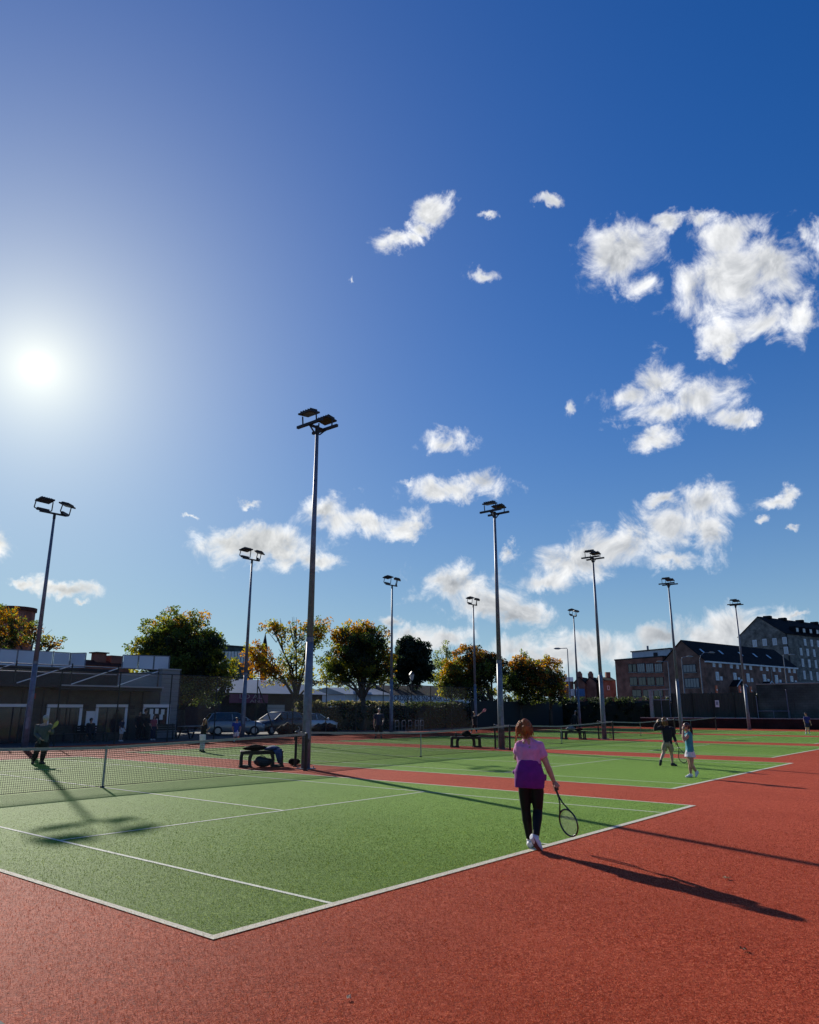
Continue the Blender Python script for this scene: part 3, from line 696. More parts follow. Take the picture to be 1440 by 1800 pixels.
# terrace: railing with bright diagonal braces, frosted screens, low back wall
ty = 37.1
tr = empty('terrace_railing', (12, ty, ZE+0.05), 0, 'terrace railing with bright diagonal braces along the clubhouse roof edge', 'railing')
def tl(p): return Vector(p)-Vector((12, ty, ZE+0.05))
posts = []
for (x0, y0, x1, y1) in ((-66, 1196, 28, 1165), (30, 1198, 126, 1170), (125, 1202, 207, 1175), (207, 1205, 278, 1180)):
    p = PY(x0, y0, ty); q = PY(x1, y1, ty); p.z = ZE+0.08
    one('diagonal_brace', 'tube', tl(p), tl(q), 0.028, 0.028, 8, mat=M['white'], parent=tr)
    one('post', 'bar', tl((q.x+0.05, ty, ZE+0.05)), tl((q.x+0.05, ty, q.z+0.12)), 0.06, 0.06, mat=M['dsteel'], parent=tr); posts.append(q)
zt_ = posts[-1].z
for z in (zt_+0.1, zt_-0.32): one('rail', 'tube', tl((-6, ty+0.03, z)), tl((posts[-1].x+0.05, ty+0.03, z)), 0.03, 0.03, 8, mat=M['galv'], parent=tr)
sy = 41.5
cbox('parapet', -9, 22.2, sy+0.15, sy+0.4, ZE+0.03, PY(60, 1171, sy).z, M['fascia'])
def screen(label, pts, ztop_px, zbot, div):
    p0, p1 = pts; a = PY(p0[0], p0[1], p0[2]); b = PY(p1[0], p1[1], p1[2]); zb = zbot
    r = empty('glass_screen', (a.x, a.y, zb), 0, label, 'screen', 'frosted wind screens on the terrace')
    d = b-a; n = div
    for i in range(n):
        u, v = a+d*(i/n), a+d*((i+1)/n); zt0 = (a.z+(b.z-a.z)*(i+0.5)/n)
        zt0 = (a.z+b.z)/2
        mb = MB(); e = (v-u).normalized()*0.05
        P0 = Vector((u.x, u.y, 0))+Vector((e.x, e.y, 0)); P1 = Vector((v.x, v.y, 0))-Vector((e.x, e.y, 0))
        mb.bar((P0.x-a.x, P0.y-a.y, (zt0-zb)/2), (P1.x-a.x, P1.y-a.y, (zt0-zb)/2), 0.02, zt0-zb-0.06); mb.build('panel', M['frosted'], r)
        one('mullion', 'bar', (u.x-a.x, u.y-a.y, 0), (u.x-a.x, u.y-a.y, zt0-zb), 0.05, 0.05, mat=M['galv'], parent=r)
    one('mullion', 'bar', (b.x-a.x, b.y-a.y, 0), (b.x-a.x, b.y-a.y, zt0-zb), 0.05, 0.05, mat=M['galv'], parent=r)
    one('head_rail', 'bar', (0, 0, zt0-zb), (b.x-a.x, b.y-a.y, zt0-zb), 0.05, 0.05, mat=M['galv'], parent=r)
zb = PY(60, 1172, sy).z
screen('long pale frosted screen on the terrace behind the leftmost mast', ((-70, 1134, sy), (124, 1150, sy)), 0, zb, 6)
screen('short angled frosted screen at the right end of the long screen', ((125, 1150, sy), (152, 1146, sy-0.9)), 0, zb, 1)
screen('separate bright blue frosted screen on the right part of the terrace', ((216, 1157, sy+0.6), (299, 1148, sy-0.6)), 0, PY(260, 1177, sy).z, 3)

# ------------------------------------------------------------------ buildings behind
class Facade:
    def __init__(s, pa, Da, pb, Db, z0=0.0):
        A = W(pa, 1247, Da); B = W(pb, 1247, Db); s.A = Vector((A.x, A.y, 0)); B.z = 0
        s.B = Vector((B.x, B.y, 0)); s.L = (s.B-s.A).length; s.u = (s.B-s.A).normalized(); s.n = Vector((-s.u.y, s.u.x, 0))   # n points away from the camera
        if s.n.dot(FH) < 0: s.n = -s.n
        s.z0 = z0
    def hit(s, x, y):
        d = ray(x, y); t = (s.A-CAM).dot(s.n)/d.dot(s.n); p = CAM+d*t; return (p-s.A).dot(s.u), p.z
    def P(s, u, z, v=0.0): return s.u*u+s.n*v+Vector((0, 0, z))        # local to A
    def quadbox(s, name, u0, u1, z0, z1, v0, v1, m, parent):
        mb = MB(); mb.add([s.P(u, z, v) for z in (z0, z1) for v in (v0, v1) for u in (u0, u1)], [(0, 2, 3, 1), (4, 5, 7, 6), (0, 1, 5, 4), (2, 6, 7, 3), (0, 4, 6, 2), (1, 3, 7, 5)])
        return mb.build(name, m, parent)
    def window(s, x0, y0, x1, y1, parent, m=None, n=1, fr=0.08, frame='frame'):
        a = s.hit(x0, y0); b = s.hit(x1, y1); ua, ub, zt, zb_ = a[0], b[0], a[1], b[1]
        o = s.quadbox('window', ua-fr, ub+fr, zb_-fr, zt+fr, -0.06, 0.05, M[frame], parent)
        w = (ub-ua)/n
        for i in range(n): s.quadbox('pane', ua+w*i+0.04, ua+w*(i+1)-0.04, zb_+0.03, zt-0.03, -0.09, -0.061, m or M['pane'], o)
        s.quadbox('sill', ua-fr*1.6, ub+fr*1.6, zb_-fr-0.1, zb_-fr, -0.16, 0.02, M['copgrey'], o)
        return o
def gable_building(F, depth, z0, ze, ua, za, name, label, wallm, roofm, cat='building'):
    """gable end on facade F: eaves at ze, apex at (ua, za); body runs back along n"""
    r = empty(name, F.A, 0, label, cat)
    mb = MB(); poly = [F.P(0, z0), F.P(F.L, z0), F.P(F.L, ze), F.P(ua, za-0.05), F.P(0, ze)]; mb.extrude(poly, F.n*depth); mb.build('wall', wallm, r)
    for (u0, z_0, u1, z_1) in ((-0.25, ze-0.12, ua, za), (F.L+0.25, ze-0.12, ua, za)):
        mb = MB(); a, b = F.P(u0, z_0, -0.2), F.P(u1, z_1, -0.2)
        up = Vector((0, 0, 0.16)); mb.extrude([a, b, b+up, a+up], F.n*(depth+0.4)); mb.build('roof_slope', roofm, r)
    return r
def flat_building(F, depth, z0, zt, name, label, wallm, capm, cat='building'):
    r = empty(name, F.A, 0, label, cat)
    F.quadbox('wall', 0, F.L, z0, zt, 0, depth, wallm, r); F.quadbox('parapet', -0.1, F.L+0.1, zt+0.002, zt+0.25, -0.1, depth+0.1, capm, r)
    return r
# red brick offices
OF = Facade(1087, 155, 1172, 144); zt = (OF.hit(1087, 1161)[1]+OF.hit(1172, 1154)[1])/2
of = flat_building(OF, 14, 2, zt, 'office_building', 'flat roofed red brick office block with long window bands, left of the gabled building', M['brick_red'], M['fascia'])
for i in range(2): OF.window(1105+i*7.5, 1168, 1112+i*7.5, 1181, of, n=1, frame='fascia')
for i in range(3): OF.window(1120.5+i*15.4, 1167, 1134.5+i*15.4, 1181, of, M['panedim'], n=4, frame='fascia')
for i in range(4): OF.window(1107.5+i*15.4, 1191, 1121+i*15.4, 1204, of, n=2, frame='fascia')
for i in range(3): OF.window(1112+i*19, 1213, 1128+i*19, 1224, of, n=2, frame='fascia')
x0, z0 = OF.hit(1099, 1160); x1, _ = OF.hit(1167, 1160); _, z1 = OF.hit(1130, 1143)
ph = OF.quadbox('plant_room', x0, x1, zt+0.26, z1, 2.0, 9, M['offwhite'], of); OF.quadbox('plant_roof', x0-.2, x1+.2, z1+.002, z1+.2, 1.8, 9.2, M['fascia'], ph)
xw, zw = OF.hit(1140, 1152); OF.quadbox('vent', xw-.5, xw+.5, zw-.9, zw+.6, 1.9, 1.998, M['fascia'], ph)
xw, zw = OF.hit(1119, 1141); OF.quadbox('flue', xw-.12, xw+.12, z1, z1+1.1, 3, 3.3, M['galv'], ph)
# gabled brick building whose long side runs away to the right
D0 = 137.0; GA = Facade(1172, 143.7, 1248, D0)
ze = GA.hit(1248, 1161)[1]; ua, za = GA.hit(1201, 1126)
ua = GA.L*0.5
bv = W(1403, 1247, 162)-W(1248, 1247, D0)
ga = gable_building(GA, 37, 2, ze, ua, za, 'gabled_terrace', 'long gabled brown brick terrace with a slate roof and white windows in two rows', M['brick_brown'], M['slate'])
GA.window(1201, 1169, 1224, 1181, ga, M['panedim'], n=4, frame='fascia'); GA.window(1204, 1193, 1230, 1208, ga, M['panedim'], n=5, frame='fascia')
SB = Facade(1248, D0, 1403, 162)
SB.A = GA.B; SB.u = GA.n.copy(); SB.n = -GA.u; SB.L = 37     # long side of the same body
SB.n = -GA.u if (-GA.u).dot(FH) > 0 else GA.u
off = SB.A-GA.A
class Sub:                                                   # draw side-wall pieces in the terrace's own frame
    pass
def side_box(name, u0, u1, z0, z1, v0, v1, m, parent):
    mb = MB(); mb.add([SB.P(u, z, v)+off for z in (z0, z1) for v in (v0, v1) for u in (u0, u1)], [(0, 2, 3, 1), (4, 5, 7, 6), (0, 1, 5, 4), (2, 6, 7, 3), (0, 4, 6, 2), (1, 3, 7, 5)])
    return mb.build(name, m, parent)
def side_window(x0, y0, x1, y1, parent, m=None, fr=0.12, n=2):
    a = SB.hit(x0, y0); b = SB.hit(x1, y1); o = side_box('window', a[0]-fr, b[0]+fr, b[1]-fr, a[1]+fr, -0.10, 0.05, M['frame'], parent)
    w = (b[0]-a[0])/n
    for i in range(n): side_box('pane', a[0]+w*i+.05, a[0]+w*(i+1)-.05, b[1]+.05, a[1]-.05, -0.13, -0.101, m or M['panegrey'], o)
    return o
eu = side_box('eaves_board', -0.2, 37.2, ze-0.28, ze-0.02, -0.35, -0.02, M['white'], ga)
for x in (1252.5, 1263.5, 1283, 1294, 1306, 1317, 1335.5, 1346, 1358, 1368, 1385, 1394):
    yb = 1164+(x-1248)*0.078; side_window(x, yb-0.5, x+3.8, yb+7, ga)
for x in (1258, 1289, 1312, 1341, 1362, 1389):
    yb = 1182+(x-1258)*0.055; side_window(x, yb, x+5.5, yb+13, ga, n=3)
    a = SB.hit(x+7.5, yb+7); b = SB.hit(x+12, yb+14); side_box('side_panel', a[0], b[0], b[1], a[1], -0.08, -0.02, M['frame'], ga)
for x in (1354,): a = SB.hit(x, 1176); side_box('downpipe', a[0]-.09, a[0]+.09, 2, ze-.3, -0.16, -0.02, M['copgrey'], ga)
for (x, y) in ((1289, 1195), (1342, 1198), (1394, 1201)):
    a = SB.hit(x, y); h = 1.25; mb = MB()
    pts = [SB.P(a[0]-1.9, a[1]-h, -1.6)+off, SB.P(a[0]+1.9, a[1]-h, -1.6)+off, SB.P(a[0], a[1], -1.6)+off]; mb.extrude(pts, SB.n*1.55); po = mb.build('porch_roof', M['slate'], ga)
    for s in (-1, 1):
        mb = MB(); mb.bar(SB.P(a[0]+s*2.0, a[1]-h-.05, -1.66)+off, SB.P(a[0], a[1]+.02, -1.66)+off, 0.08, 0.16); mb.build('barge_board', M['white'], po)
    side_box('porch_wall', a[0]-1.6, a[0]+1.6, 2, a[1]-h-.02, -1.5, -0.02, M['brick_brown'], po)
# rooflights on the slope
sl0 = SB.P(0, ze, 0)+off; slr = Vector((0, 0, za-ze))+SB.n*(GA.L/2)
for t, v in ((0.06, .33), (0.25, .35), (0.46, .36), (0.62, .36), (0.78, .36)):
    p = sl0+SB.u*(37*t)+slr*v+Vector((0, 0, 0.2)); mb = MB(); e1 = SB.u*0.9; e2 = slr.normalized()*1.3; nn = e1.cross(e2).normalized()*0.1
    if nn.z < 0: nn = -nn
    mb.extrude([p, p+e1, p+e1+e2, p+e2], nn); rlg = mb.build('rooflight', M['fascia'], ga)
    mb = MB(); q = p+nn*1.02+e1*.1+e2*.08; mb.extrude([q, q+e1*.8, q+e1*.8+e2*.85, q+e2*.85], nn*.2); mb.build('rooflight_glass', M['panegrey'], rlg)
# stone mill
MF = Facade(1313, 197.3, 1397, 187); ze = (MF.hit(1313, 1113)[1]+MF.hit(1397, 1118)[1])/2; za = MF.hit(1347, 1083)[1]; ua = MF.L*0.48
mi = gable_building(MF, 46, 2, ze, ua, za, 'stone_mill', 'tall grey stone mill with many small windows at the right edge', M['stone'], M['slate'])
for (x, y) in ((1323.5, 1127), (1341, 1125), (1358.5, 1124), (1376, 1122), (1378.5, 1139)): MF.window(x, y-1, x+7, y+9, mi, M['panegrey'], n=2, fr=0.12)
SB = Facade(1397, 187, 1500, 230); SB.A = MF.B; SB.u = MF.n.copy(); SB.n = -MF.u if (-MF.u).dot(FH) > 0 else MF.u; off = SB.A-MF.A
for row, (y, h) in enumerate(((1124, 10), (1140, 11), (1159, 12), (1180, 13))):
    for i in range(6):
        x = 1403+3*row+i*11.6 if row else 1413+i*11.6
        if x > 1446: break
        side_window(x, y+i*1.3, x+4, y+h+i*1.3, mi, fr=0.15)
for i in range(4):
    x = 1398.5+i*11.8; y = 1103+i*1.2; a = SB.hit(x, y); b = SB.hit(x+5, y+9)
    d_ = side_box('dormer', a[0]-.3, b[0]+.3, b[1]-.2, a[1]+.3, -0.1, 1.5, M['slate'], mi); side_box('dormer_glass', a[0], b[0], b[1]+.2, a[1]-.1, -0.14, -0.101, M['panegrey'], d_)
for t in (0.10, 0.26, 0.45, 0.62):
    p = MF.P(ua, za, 46*t); mb = MB(); mb.box(p+Vector((0, 0, 0.25)), (1.8, 1.8, 0.6)); mb.build('ridge_vent', M['slate'], mi)
a = SB.hit(1398, 1130); side_box('downpipe', .35, .65, 2, ze-.2, -0.2, -0.02, M['fascia'], mi)
# pale low shed in front of the mill
LF = Facade(1404, 150, 1465, 152); lb = flat_building(LF, 6, 2, LF.hit(1420, 1201)[1], 'garden_building', 'small dark flat roofed shed with a white panel below the mill', M['fascia'], M['copgrey'], 'shed')
LF.window(1406, 1203, 1414, 1208, lb, M['white'], fr=0.05)
# houses with twin gables and chimneys
for i, (xa, xb, ap, lab) in enumerate(((1012, 1031, 1021, 'left of two small brick gables with a chimney on top, beyond the hedge'), (1031.5, 1051, 1040, 'right of two small brick gables with a chimney on top, beyond the hedge'))):
    HF = Facade(xa, 170, xb, 169); ze = HF.hit(xa, 1201)[1]; za = HF.hit(ap, 1190.5)[1]
    h = gable_building(HF, 9, 2, ze, HF.L/2, za, 'gabled_house', lab, M['brick_brown'], M['slate'], 'house')
    c = HF.P(HF.L/2, za, 0.6); mb = MB(); mb.box(c+Vector((0, 0, 0.2)), (0.9, 0.9, 1.4)); ck = mb.build('chimney', M['brick_brown'], h)
    one('chimney_pot', 'ball', c+Vector((0, 0, 1.0)), (0.45, 0.45, 0.35), mat=M['brick_brown'], parent=ck)
    if i == 0:
        HF.quadbox('sign_board', 0.3, HF.L-.1, HF.hit(1020, 1224)[1], HF.hit(1020, 1211)[1], -0.15, -0.02, mat('blue_mural', (0.03, 0.12, 0.30), 0.5, var=0.5, vscale=0.8), h)
HF = Facade(984, 171, 1011, 170.3); rr = empty('slate_roofed_house', HF.A, 0, 'grey roofed house partly hidden behind the orange tree', 'house')
ze = HF.hit(1000, 1198)[1]; za = HF.hit(1000, 1189)[1]
HF.quadbox('wall', 0, HF.L, 2, ze, 0, 8, M['brick_brown'], rr); mb = MB(); mb.extrude([HF.P(-.2, ze, -.3), HF.P(-.2, za, 4), HF.P(-.2, ze, 8.3)], HF.u*(HF.L+.2)); mb.build('roof', M['metalroof'], rr)
HF.window(1004, 1212, 1010, 1222, rr, M['panegrey'])
for k, (xa, xb, y, D, lab, m) in enumerate(((1052, 1070, 1196, 175, 'dark low roofed house between the twin gables and the offices', 'slate'), (1063, 1086, 1190, 166, 'dark brown house front touching the red office block', 'brick_brown'))):
    HF = Facade(xa, D, xb, D); r = empty('dark_house', HF.A, 0, lab, 'house'); ze = HF.hit(xa, y+6)[1]; za = HF.hit(xa, y-1)[1]
    HF.quadbox('wall', 0, HF.L, 2, ze, 0, 8, M['brick_brown'], r); mb = MB(); mb.extrude([HF.P(-.1, ze, -.3), HF.P(-.1, za, 4), HF.P(-.1, ze, 8.3)], HF.u*(HF.L+.1)); mb.build('roof', M['slate'], r)
    HF.quadbox('chimney', HF.L*.6, HF.L*.6+1.0, za-1, za+1.1, 3.4, 4.4, M['brick_brown'], r)
    HF.window(xa+5, 1206, xa+8, 1212, r)
# snooker club behind the hedge
SF = Facade(606, 84, 832, 96); z_s0 = SF.hit(745, 1222.5)[1]; zr = SF.hit(745, 1204)[1]
sn = empty('club_building', SF.A, 0, 'low white fronted club with blue lettering and a dark roof behind the fence', 'building')
M['brightwhite'] = mat('bright_white_render', (0.86, 0.87, 0.88), 0.7, var=0.05, vscale=0.8)
SF.quadbox('wall', 0, SF.L, 0, z_s0, 0, 12, M['brightwhite'], sn)
mb = MB(); u0 = SF.hit(690, 1222)[0]
mb.extrude([SF.P(u0, z_s0+.01, -.08), SF.P(u0, zr, 3.5), SF.P(u0, z_s0+.01, 12.5)], SF.u*(SF.L+.3-u0)); mb.build('roof', M['fascia'], sn)
mb = MB(); mb.extrude([SF.P(-.2, z_s0+.01, -.4), SF.P(-.2, zr-.4, 3.5), SF.P(-.2, z_s0+.01, 12.4)], SF.u*(u0-.02)); mb.build('lower_roof', M['metalroof'], sn)
tx = bpy.data.curves.new('sign_lettering', 'FONT'); tx.body = 'CROSSGUNS SNOOKER CLUB'; tx.extrude = 0.02; tx.offset = 0.012; tx.align_x = 'LEFT'
a = SF.hit(692, 1231.3); b = SF.hit(797.5, 1223.8)
to = bpy.data.objects.new('tmp', tx); col.objects.link(to); bpy.context.view_layer.update()
dg = bpy.context.evaluated_depsgraph_get(); tme = bpy.data.meshes.new_from_object(to.evaluated_get(dg)); bpy.data.objects.remove(to)
xs = [v.co.x for v in tme.vertices]; yh = [v.co.y for v in tme.vertices]
kx = (b[0]-a[0])/(max(xs)-min(xs)); kz = (b[1]-a[1])/(max(yh)-min(yh))
for v in tme.vertices: v.co = SF.P(a[0]+(v.co.x-min(xs))*kx, a[1]+(v.co.y-min(yh))*kz, -0.03-0.05*(v.co.z+0.02))
tme.materials.clear(); tme.materials.append(M['navy']); link('sign_lettering', tme, sn)
for (xa, ya, xb, yb) in ((735, 1232.5, 761, 1240), (692, 1232.5, 704, 1240), (790, 1232, 806, 1240)):
    p, q = SF.hit(xa, ya), SF.hit(xb, yb); SF.quadbox('dark_panel', p[0], q[0], max(0.1, q[1]), p[1], -0.06, -0.005, M['purple'], sn)
for (xa, ya, xb, yb) in ((622, 1216, 633, 1231), (640, 1218, 652, 1230)): SF.window(xa, ya, xb, yb, sn, M['panegrey'])
# long pale roofed shed and purple sign at the left
WF = Facade(388, 70, 566, 80); zt = (WF.hit(388, 1197)[1]+WF.hit(560, 1205)[1])/2; zb_ = WF.hit(450, 1219)[1]
wh = empty('warehouse', WF.A, 0, 'long shed with a pale blue metal roof behind the parked cars', 'building')
WF.quadbox('wall', 0, WF.L, 0, zb_, 0, 12, M['fascia'], wh)
mb = MB(); mb.extrude([WF.P(-.3, zb_+.01, -.6), WF.P(-.3, zt+.5, 4.5), WF.P(-.3, zb_+.01, 12.6)], WF.u*(WF.L+.6)); mb.build('roof', M['metalroof'], wh)
p, q = WF.hit(396, 1219), WF.hit(462, 1236); sg = empty('shop_sign', WF.A, 0, 'purple sign board with pale lettering on the shed behind the cars', 'sign')
WF.quadbox('board', p[0], q[0], q[1], p[1]-.05, -0.75, -0.62, M['purple'], sg)
for txt, (x0, y0, x1, y1) in (('LO AL', (412, 1228, 452, 1221)), ('AN', (430, 1235, 447, 1230))):
    tx = bpy.data.curves.new('lettering', 'FONT'); tx.body = txt; tx.extrude = 0.01; to = bpy.data.objects.new('tmp', tx); col.objects.link(to); bpy.context.view_layer.update()
    tme = bpy.data.meshes.new_from_object(to.evaluated_get(bpy.context.evaluated_depsgraph_get())); bpy.data.objects.remove(to)
    xs = [v.co.x for v in tme.vertices]; yh = [v.co.y for v in tme.vertices]; a = WF.hit(x0, y0); b = WF.hit(x1, y1)
    for v in tme.vertices: v.co = WF.P(a[0]+(v.co.x-min(xs))/(max(xs)-min(xs))*(b[0]-a[0]), a[1]+(v.co.y-min(yh))/(max(yh)-min(yh))*(b[1]-a[1]), -0.77-v.co.z)
    tme.materials.clear(); tme.materials.append(mat('sign_letter', (0.5, 0.42, 0.5), 0.6)); link('lettering', tme, sg)
WF.quadbox('shop_window', WF.hit(470, 1240)[0], WF.hit(500, 1240)[0], 0.8, 2.2, -0.05, -0.005, M['panegrey'], wh)
# distant grey block, church spire, brick house roof and round tower on the left
BF = Facade(386, 135, 442, 140); bt = flat_building(BF, 15, 0, BF.hit(410, 1137)[1], 'grey_block', 'distant grey office block between the big green tree and the thin mast', M['block'], M['fascia'])
for i in range(9):
    a = BF.hit(390+i*5.6, 1145); b = BF.hit(393.2+i*5.6, 1166); BF.quadbox('window_strip', a[0], b[0], b[1], a[1], -0.12, -0.01, M['panegrey'], bt)
BF.quadbox('roof_room', BF.hit(391, 1137)[0], BF.hit(405, 1137)[0], BF.hit(410, 1137)[1]+.26, BF.hit(398, 1132)[1], 2, 8, M['offwhite'], bt)
SPF = Facade(454, 260, 464, 260); r = empty('church_spire', SPF.A, 0, 'thin distant church spire left of the yellow tree', 'spire')
zc = SPF.hit(459, 1140)[1]; za = SPF.hit(459, 1112)[1]
SPF.quadbox('tower', 0.1, SPF.L-.1, 0, zc, 0, 2, M['block'], r); mb = MB(); mb.loft([SPF.P(SPF.L/2, zc, 1), SPF.P(SPF.L/2, za, 1)], [1.1, 0.03], 8); mb.build('spire', M['slate'], r)
RF = Facade(140, 66, 224, 70); r = empty('brick_house', RF.A, 0, 'brick house roof with a chimney showing above the clubhouse terrace', 'house')
ze = RF.hit(180, 1170)[1]; za = RF.hit(180, 1160)[1]; RF.quadbox('wall', 0, RF.L, 0, ze, 0, 8, M['brick_red'], r)
mb = MB(); mb.extrude([RF.P(-.2, ze, -.1), RF.P(-.2, za, .9), RF.P(-.2, ze, 8.1)], RF.u*(RF.L+.4)); mb.build('roof', M['tile'], r)
a = RF.hit(184, 1160); ck = RF.quadbox('chimney', a[0]-.5, a[0]+.5, za-.6, RF.hit(184, 1148)[1], .5, 1.3, M['brick_red'], r)
RF.quadbox('chimney_cap', a[0]-.65, a[0]+.65, RF.hit(184, 1148)[1]+.002, RF.hit(184, 1146)[1], .3, 1.5, M['tile'], ck)
a = RF.hit(210, 1160); RF.quadbox('end_stack', a[0]-.5, a[0]+.7, za-.6, za+.5, .5, 1.3, M['brick_red'], r)
TC = W(4, 1247, 82); r = empty('brick_tower', (TC.x, TC.y, 0), 0, 'round brick tower top behind the autumn tree at the left edge', 'tower')
zt = W(4, 1069, 82).z; mb = MB(); mb.loft([(0, 0, 0), (0, 0, zt-.4)], [2.1, 2.0], 24); mb.build('drum', M['brick_red'], r); mb = MB(); mb.loft([(0, 0, zt-.39), (0, 0, zt)], [2.15, 2.15], 24); mb.build('rim', M['tile'], r)

# ------------------------------------------------------------------ street furniture beyond the courts
def street_lamp(px_, ytop, ybase_z, D, arm_px, arm_py, lab, curved=False):
    b = W(px_, ytop, D); e = W(arm_px, arm_py, D); r = empty('street_lamp', (b.x, b.y, ybase_z), 0, lab, 'street lamp', 'street lamps beyond the courts')
    T = Vector((0, 0, b.z-ybase_z)); E = e-b+T
    one('column', 'tube', (0, 0, 0), T, 0.10, 0.055, 10, mat=M['galv'], parent=r)
    mb = MB()
    if curved:
        pts = [T, T+Vector((0, 0, .5))+(E-T)*.12, T+(E-T)*.5+Vector((0, 0, .55)), E]; mb.loft(pts, [.055, .05, .045, .04], 8)
    else: mb.loft([T, T+Vector((0, 0, .12))+(E-T)*.1, E], [.055, .05, .04], 8)
    a = mb.build('arm', M['galv'], r)
    d = (E-T); d.z = 0; d.normalize(); mb = MB(); mb.loft([E-d*.15, E+d*.15, E+d*.55, E+d*.8], [.06, .13, .12, .03], 8, lat=Vector((-d.y, d.x, 0))); h = mb.build('lantern', M['copgrey'], r)
street_lamp(997.5, 1141, 2.7, 100, 984, 1140, 'tall street lamp whose arm points left above the orange tree')
street_lamp(1174, 1164, 2.7, 118, 1163, 1163, 'street lamp with its arm pointing left in front of the office block')
street_lamp(1198, 1158, 2.7, 112, 1209, 1154, 'street lamp half hidden behind a mast, with its head to the right')
street_lamp(1230, 1160, 2.7, 115, 1248, 1147, 'street lamp with a curved arm in front of the gabled brick end', True)
street_lamp(1377, 1153, 2.7, 108, 1388, 1151, 'street lamp in front of the stone mill')
b = W(724, 1196, 72); r = empty('lantern_post', (b.x, b.y, 0), 0, 'black post with a lantern in front of the white club sign', 'lamp post')
one('shaft', 'tube', (0, 0, 0), (0, 0, b.z), 0.06, 0.04, 8, mat=M['blackmetal'], parent=r)
mb = MB(); mb.loft([(0, 0, b.z), (0, 0, b.z+.1), (0, 0, b.z+.55)], [.08, .14, .24], 6); mb.build('lantern_glass', M['panegrey'], r)
mb = MB(); mb.loft([(0, 0, b.z+.55), (0, 0, b.z+.62), (0, 0, b.z+.85)], [.28, .24, .03], 6); mb.build('lantern_cap', M['blackmetal'], r)
for i, (x, y) in enumerate(((1261, 1216), (1302, 1216), (1322, 1218))):
    b = W(x, y, 92); r = empty('traffic_barrier', (b.x, b.y, 2.7), 0, ['orange barrier below the left porch, leftmost of three', 'orange barrier beside the rightmost mast', 'red and white barrier right of the rightmost mast'][i], 'barrier', 'barriers on the street above the wall')
    h = b.z-2.7+0.75
    mb = MB(); mb.extrude([(-.3, 0, 0), (.3, 0, 0), (.22, 0, h), (-.22, 0, h)], (0, .12, 0)); mb.build('panel', M['orange'], r); one('foot', 'box', (0, .06, .05), (.7, .4, .1), mat=M['black'], parent=r)
    one('stripe', 'box', (0, -.012, h*.72), (.4, .02, .16), mat=M['white'], parent=r)
# pale railing along the raised street
r = empty('street_railing', (80, 30, 2.7), 0, 'pale low railing along the raised street behind the board fence', 'railing')
P0, P1 = W(1170, 1224, 88), W(1330, 1218, 88)
for i in range(13):
    p = P0.lerp(P1, i/12); one('post', 'tube', Vector((p.x-80, p.y-30, 0)), Vector((p.x-80, p.y-30, p.z-2.7)), .035, .035, 6, mat=M['galv'], parent=r)
one('top_rail', 'tube', P0-Vector((80, 30, 2.7)), P1-Vector((80, 30, 2.7)), .04, .04, 6, mat=M['copgrey'], parent=r)

# ------------------------------------------------------------------ trees and hedges
M['bark'] = mat('bark', (0.055, 0.045, 0.036), 0.95, var=0.35, vscale=6, bump=0.4, bscale=15)
M['leaf'] = leaf_mat('foliage')
PAL = {'green': [(.065, .09, .022), (.08, .105, .024), (.05, .072, .018), (.11, .125, .025)], 'dark': [(.018, .030, .016), (.024, .036, .018), (.015, .024, .014)],
       'yellow': [(.26, .21, .035), (.20, .18, .03), (.15, .16, .03)], 'orange': [(.30, .16, .025), (.26, .12, .02), (.32, .20, .03)], 'rust': [(.20, .09, .025), (.15, .075, .022)],
       'pale': [(.16, .18, .07), (.13, .16, .06), (.10, .13, .05)]}
def leaves_mesh(name, cents, rs, lsize):
    """cents: (x, y, z, radius, count, palette); many small leaf faces round each clump"""
    Vs, Cs = [], []
    for (x, y, z, r, n, pal) in cents:
        d = rs.normal(size=(n, 3)); d /= np.linalg.norm(d, axis=1)[:, None]; rad = r*rs.uniform(0.15, 1.0, n)**0.55
        p = np.array([x, y, z])+d*rad[:, None]*np.array([1, 1, 0.8])
        a = rs.normal(size=(n, 3)); a /= np.linalg.norm(a, axis=1)[:, None]; b = np.cross(a, rs.normal(size=(n, 3))); b /= np.linalg.norm(b, axis=1)[:, None]
        s = lsize*rs.uniform(0.6, 1.35, n)[:, None]
        Vs.append(np.stack([p-a*s*.5, p+b*s*.42, p+a*s*.6, p-b*s*.42], 1))
        pc = np.array(PAL[pal])[rs.randint(0, len(PAL[pal]), n)]*rs.uniform(0.7, 1.3, n)[:, None]; Cs.append(np.concatenate([pc, np.ones((n, 1))], 1))
    V = np.concatenate(Vs); C = np.concatenate(Cs); n = len(V)
    me = bpy.data.meshes.new(name); me.vertices.add(4*n); me.vertices.foreach_set('co', V.reshape(-1).astype(np.float32))
    me.loops.add(4*n); me.loops.foreach_set('vertex_index', np.arange(4*n, dtype=np.int32))
    me.polygons.add(n); me.polygons.foreach_set('loop_start', np.arange(0, 4*n, 4, dtype=np.int32)); me.polygons.foreach_set('loop_total', np.full(n, 4, dtype=np.int32))
    at = me.attributes.new('leaf', 'FLOAT_COLOR', 'FACE'); at.data.foreach_set('color', C.reshape(-1).astype(np.float32)); me.update(); me.validate(); me.materials.append(M['leaf'])
    return me
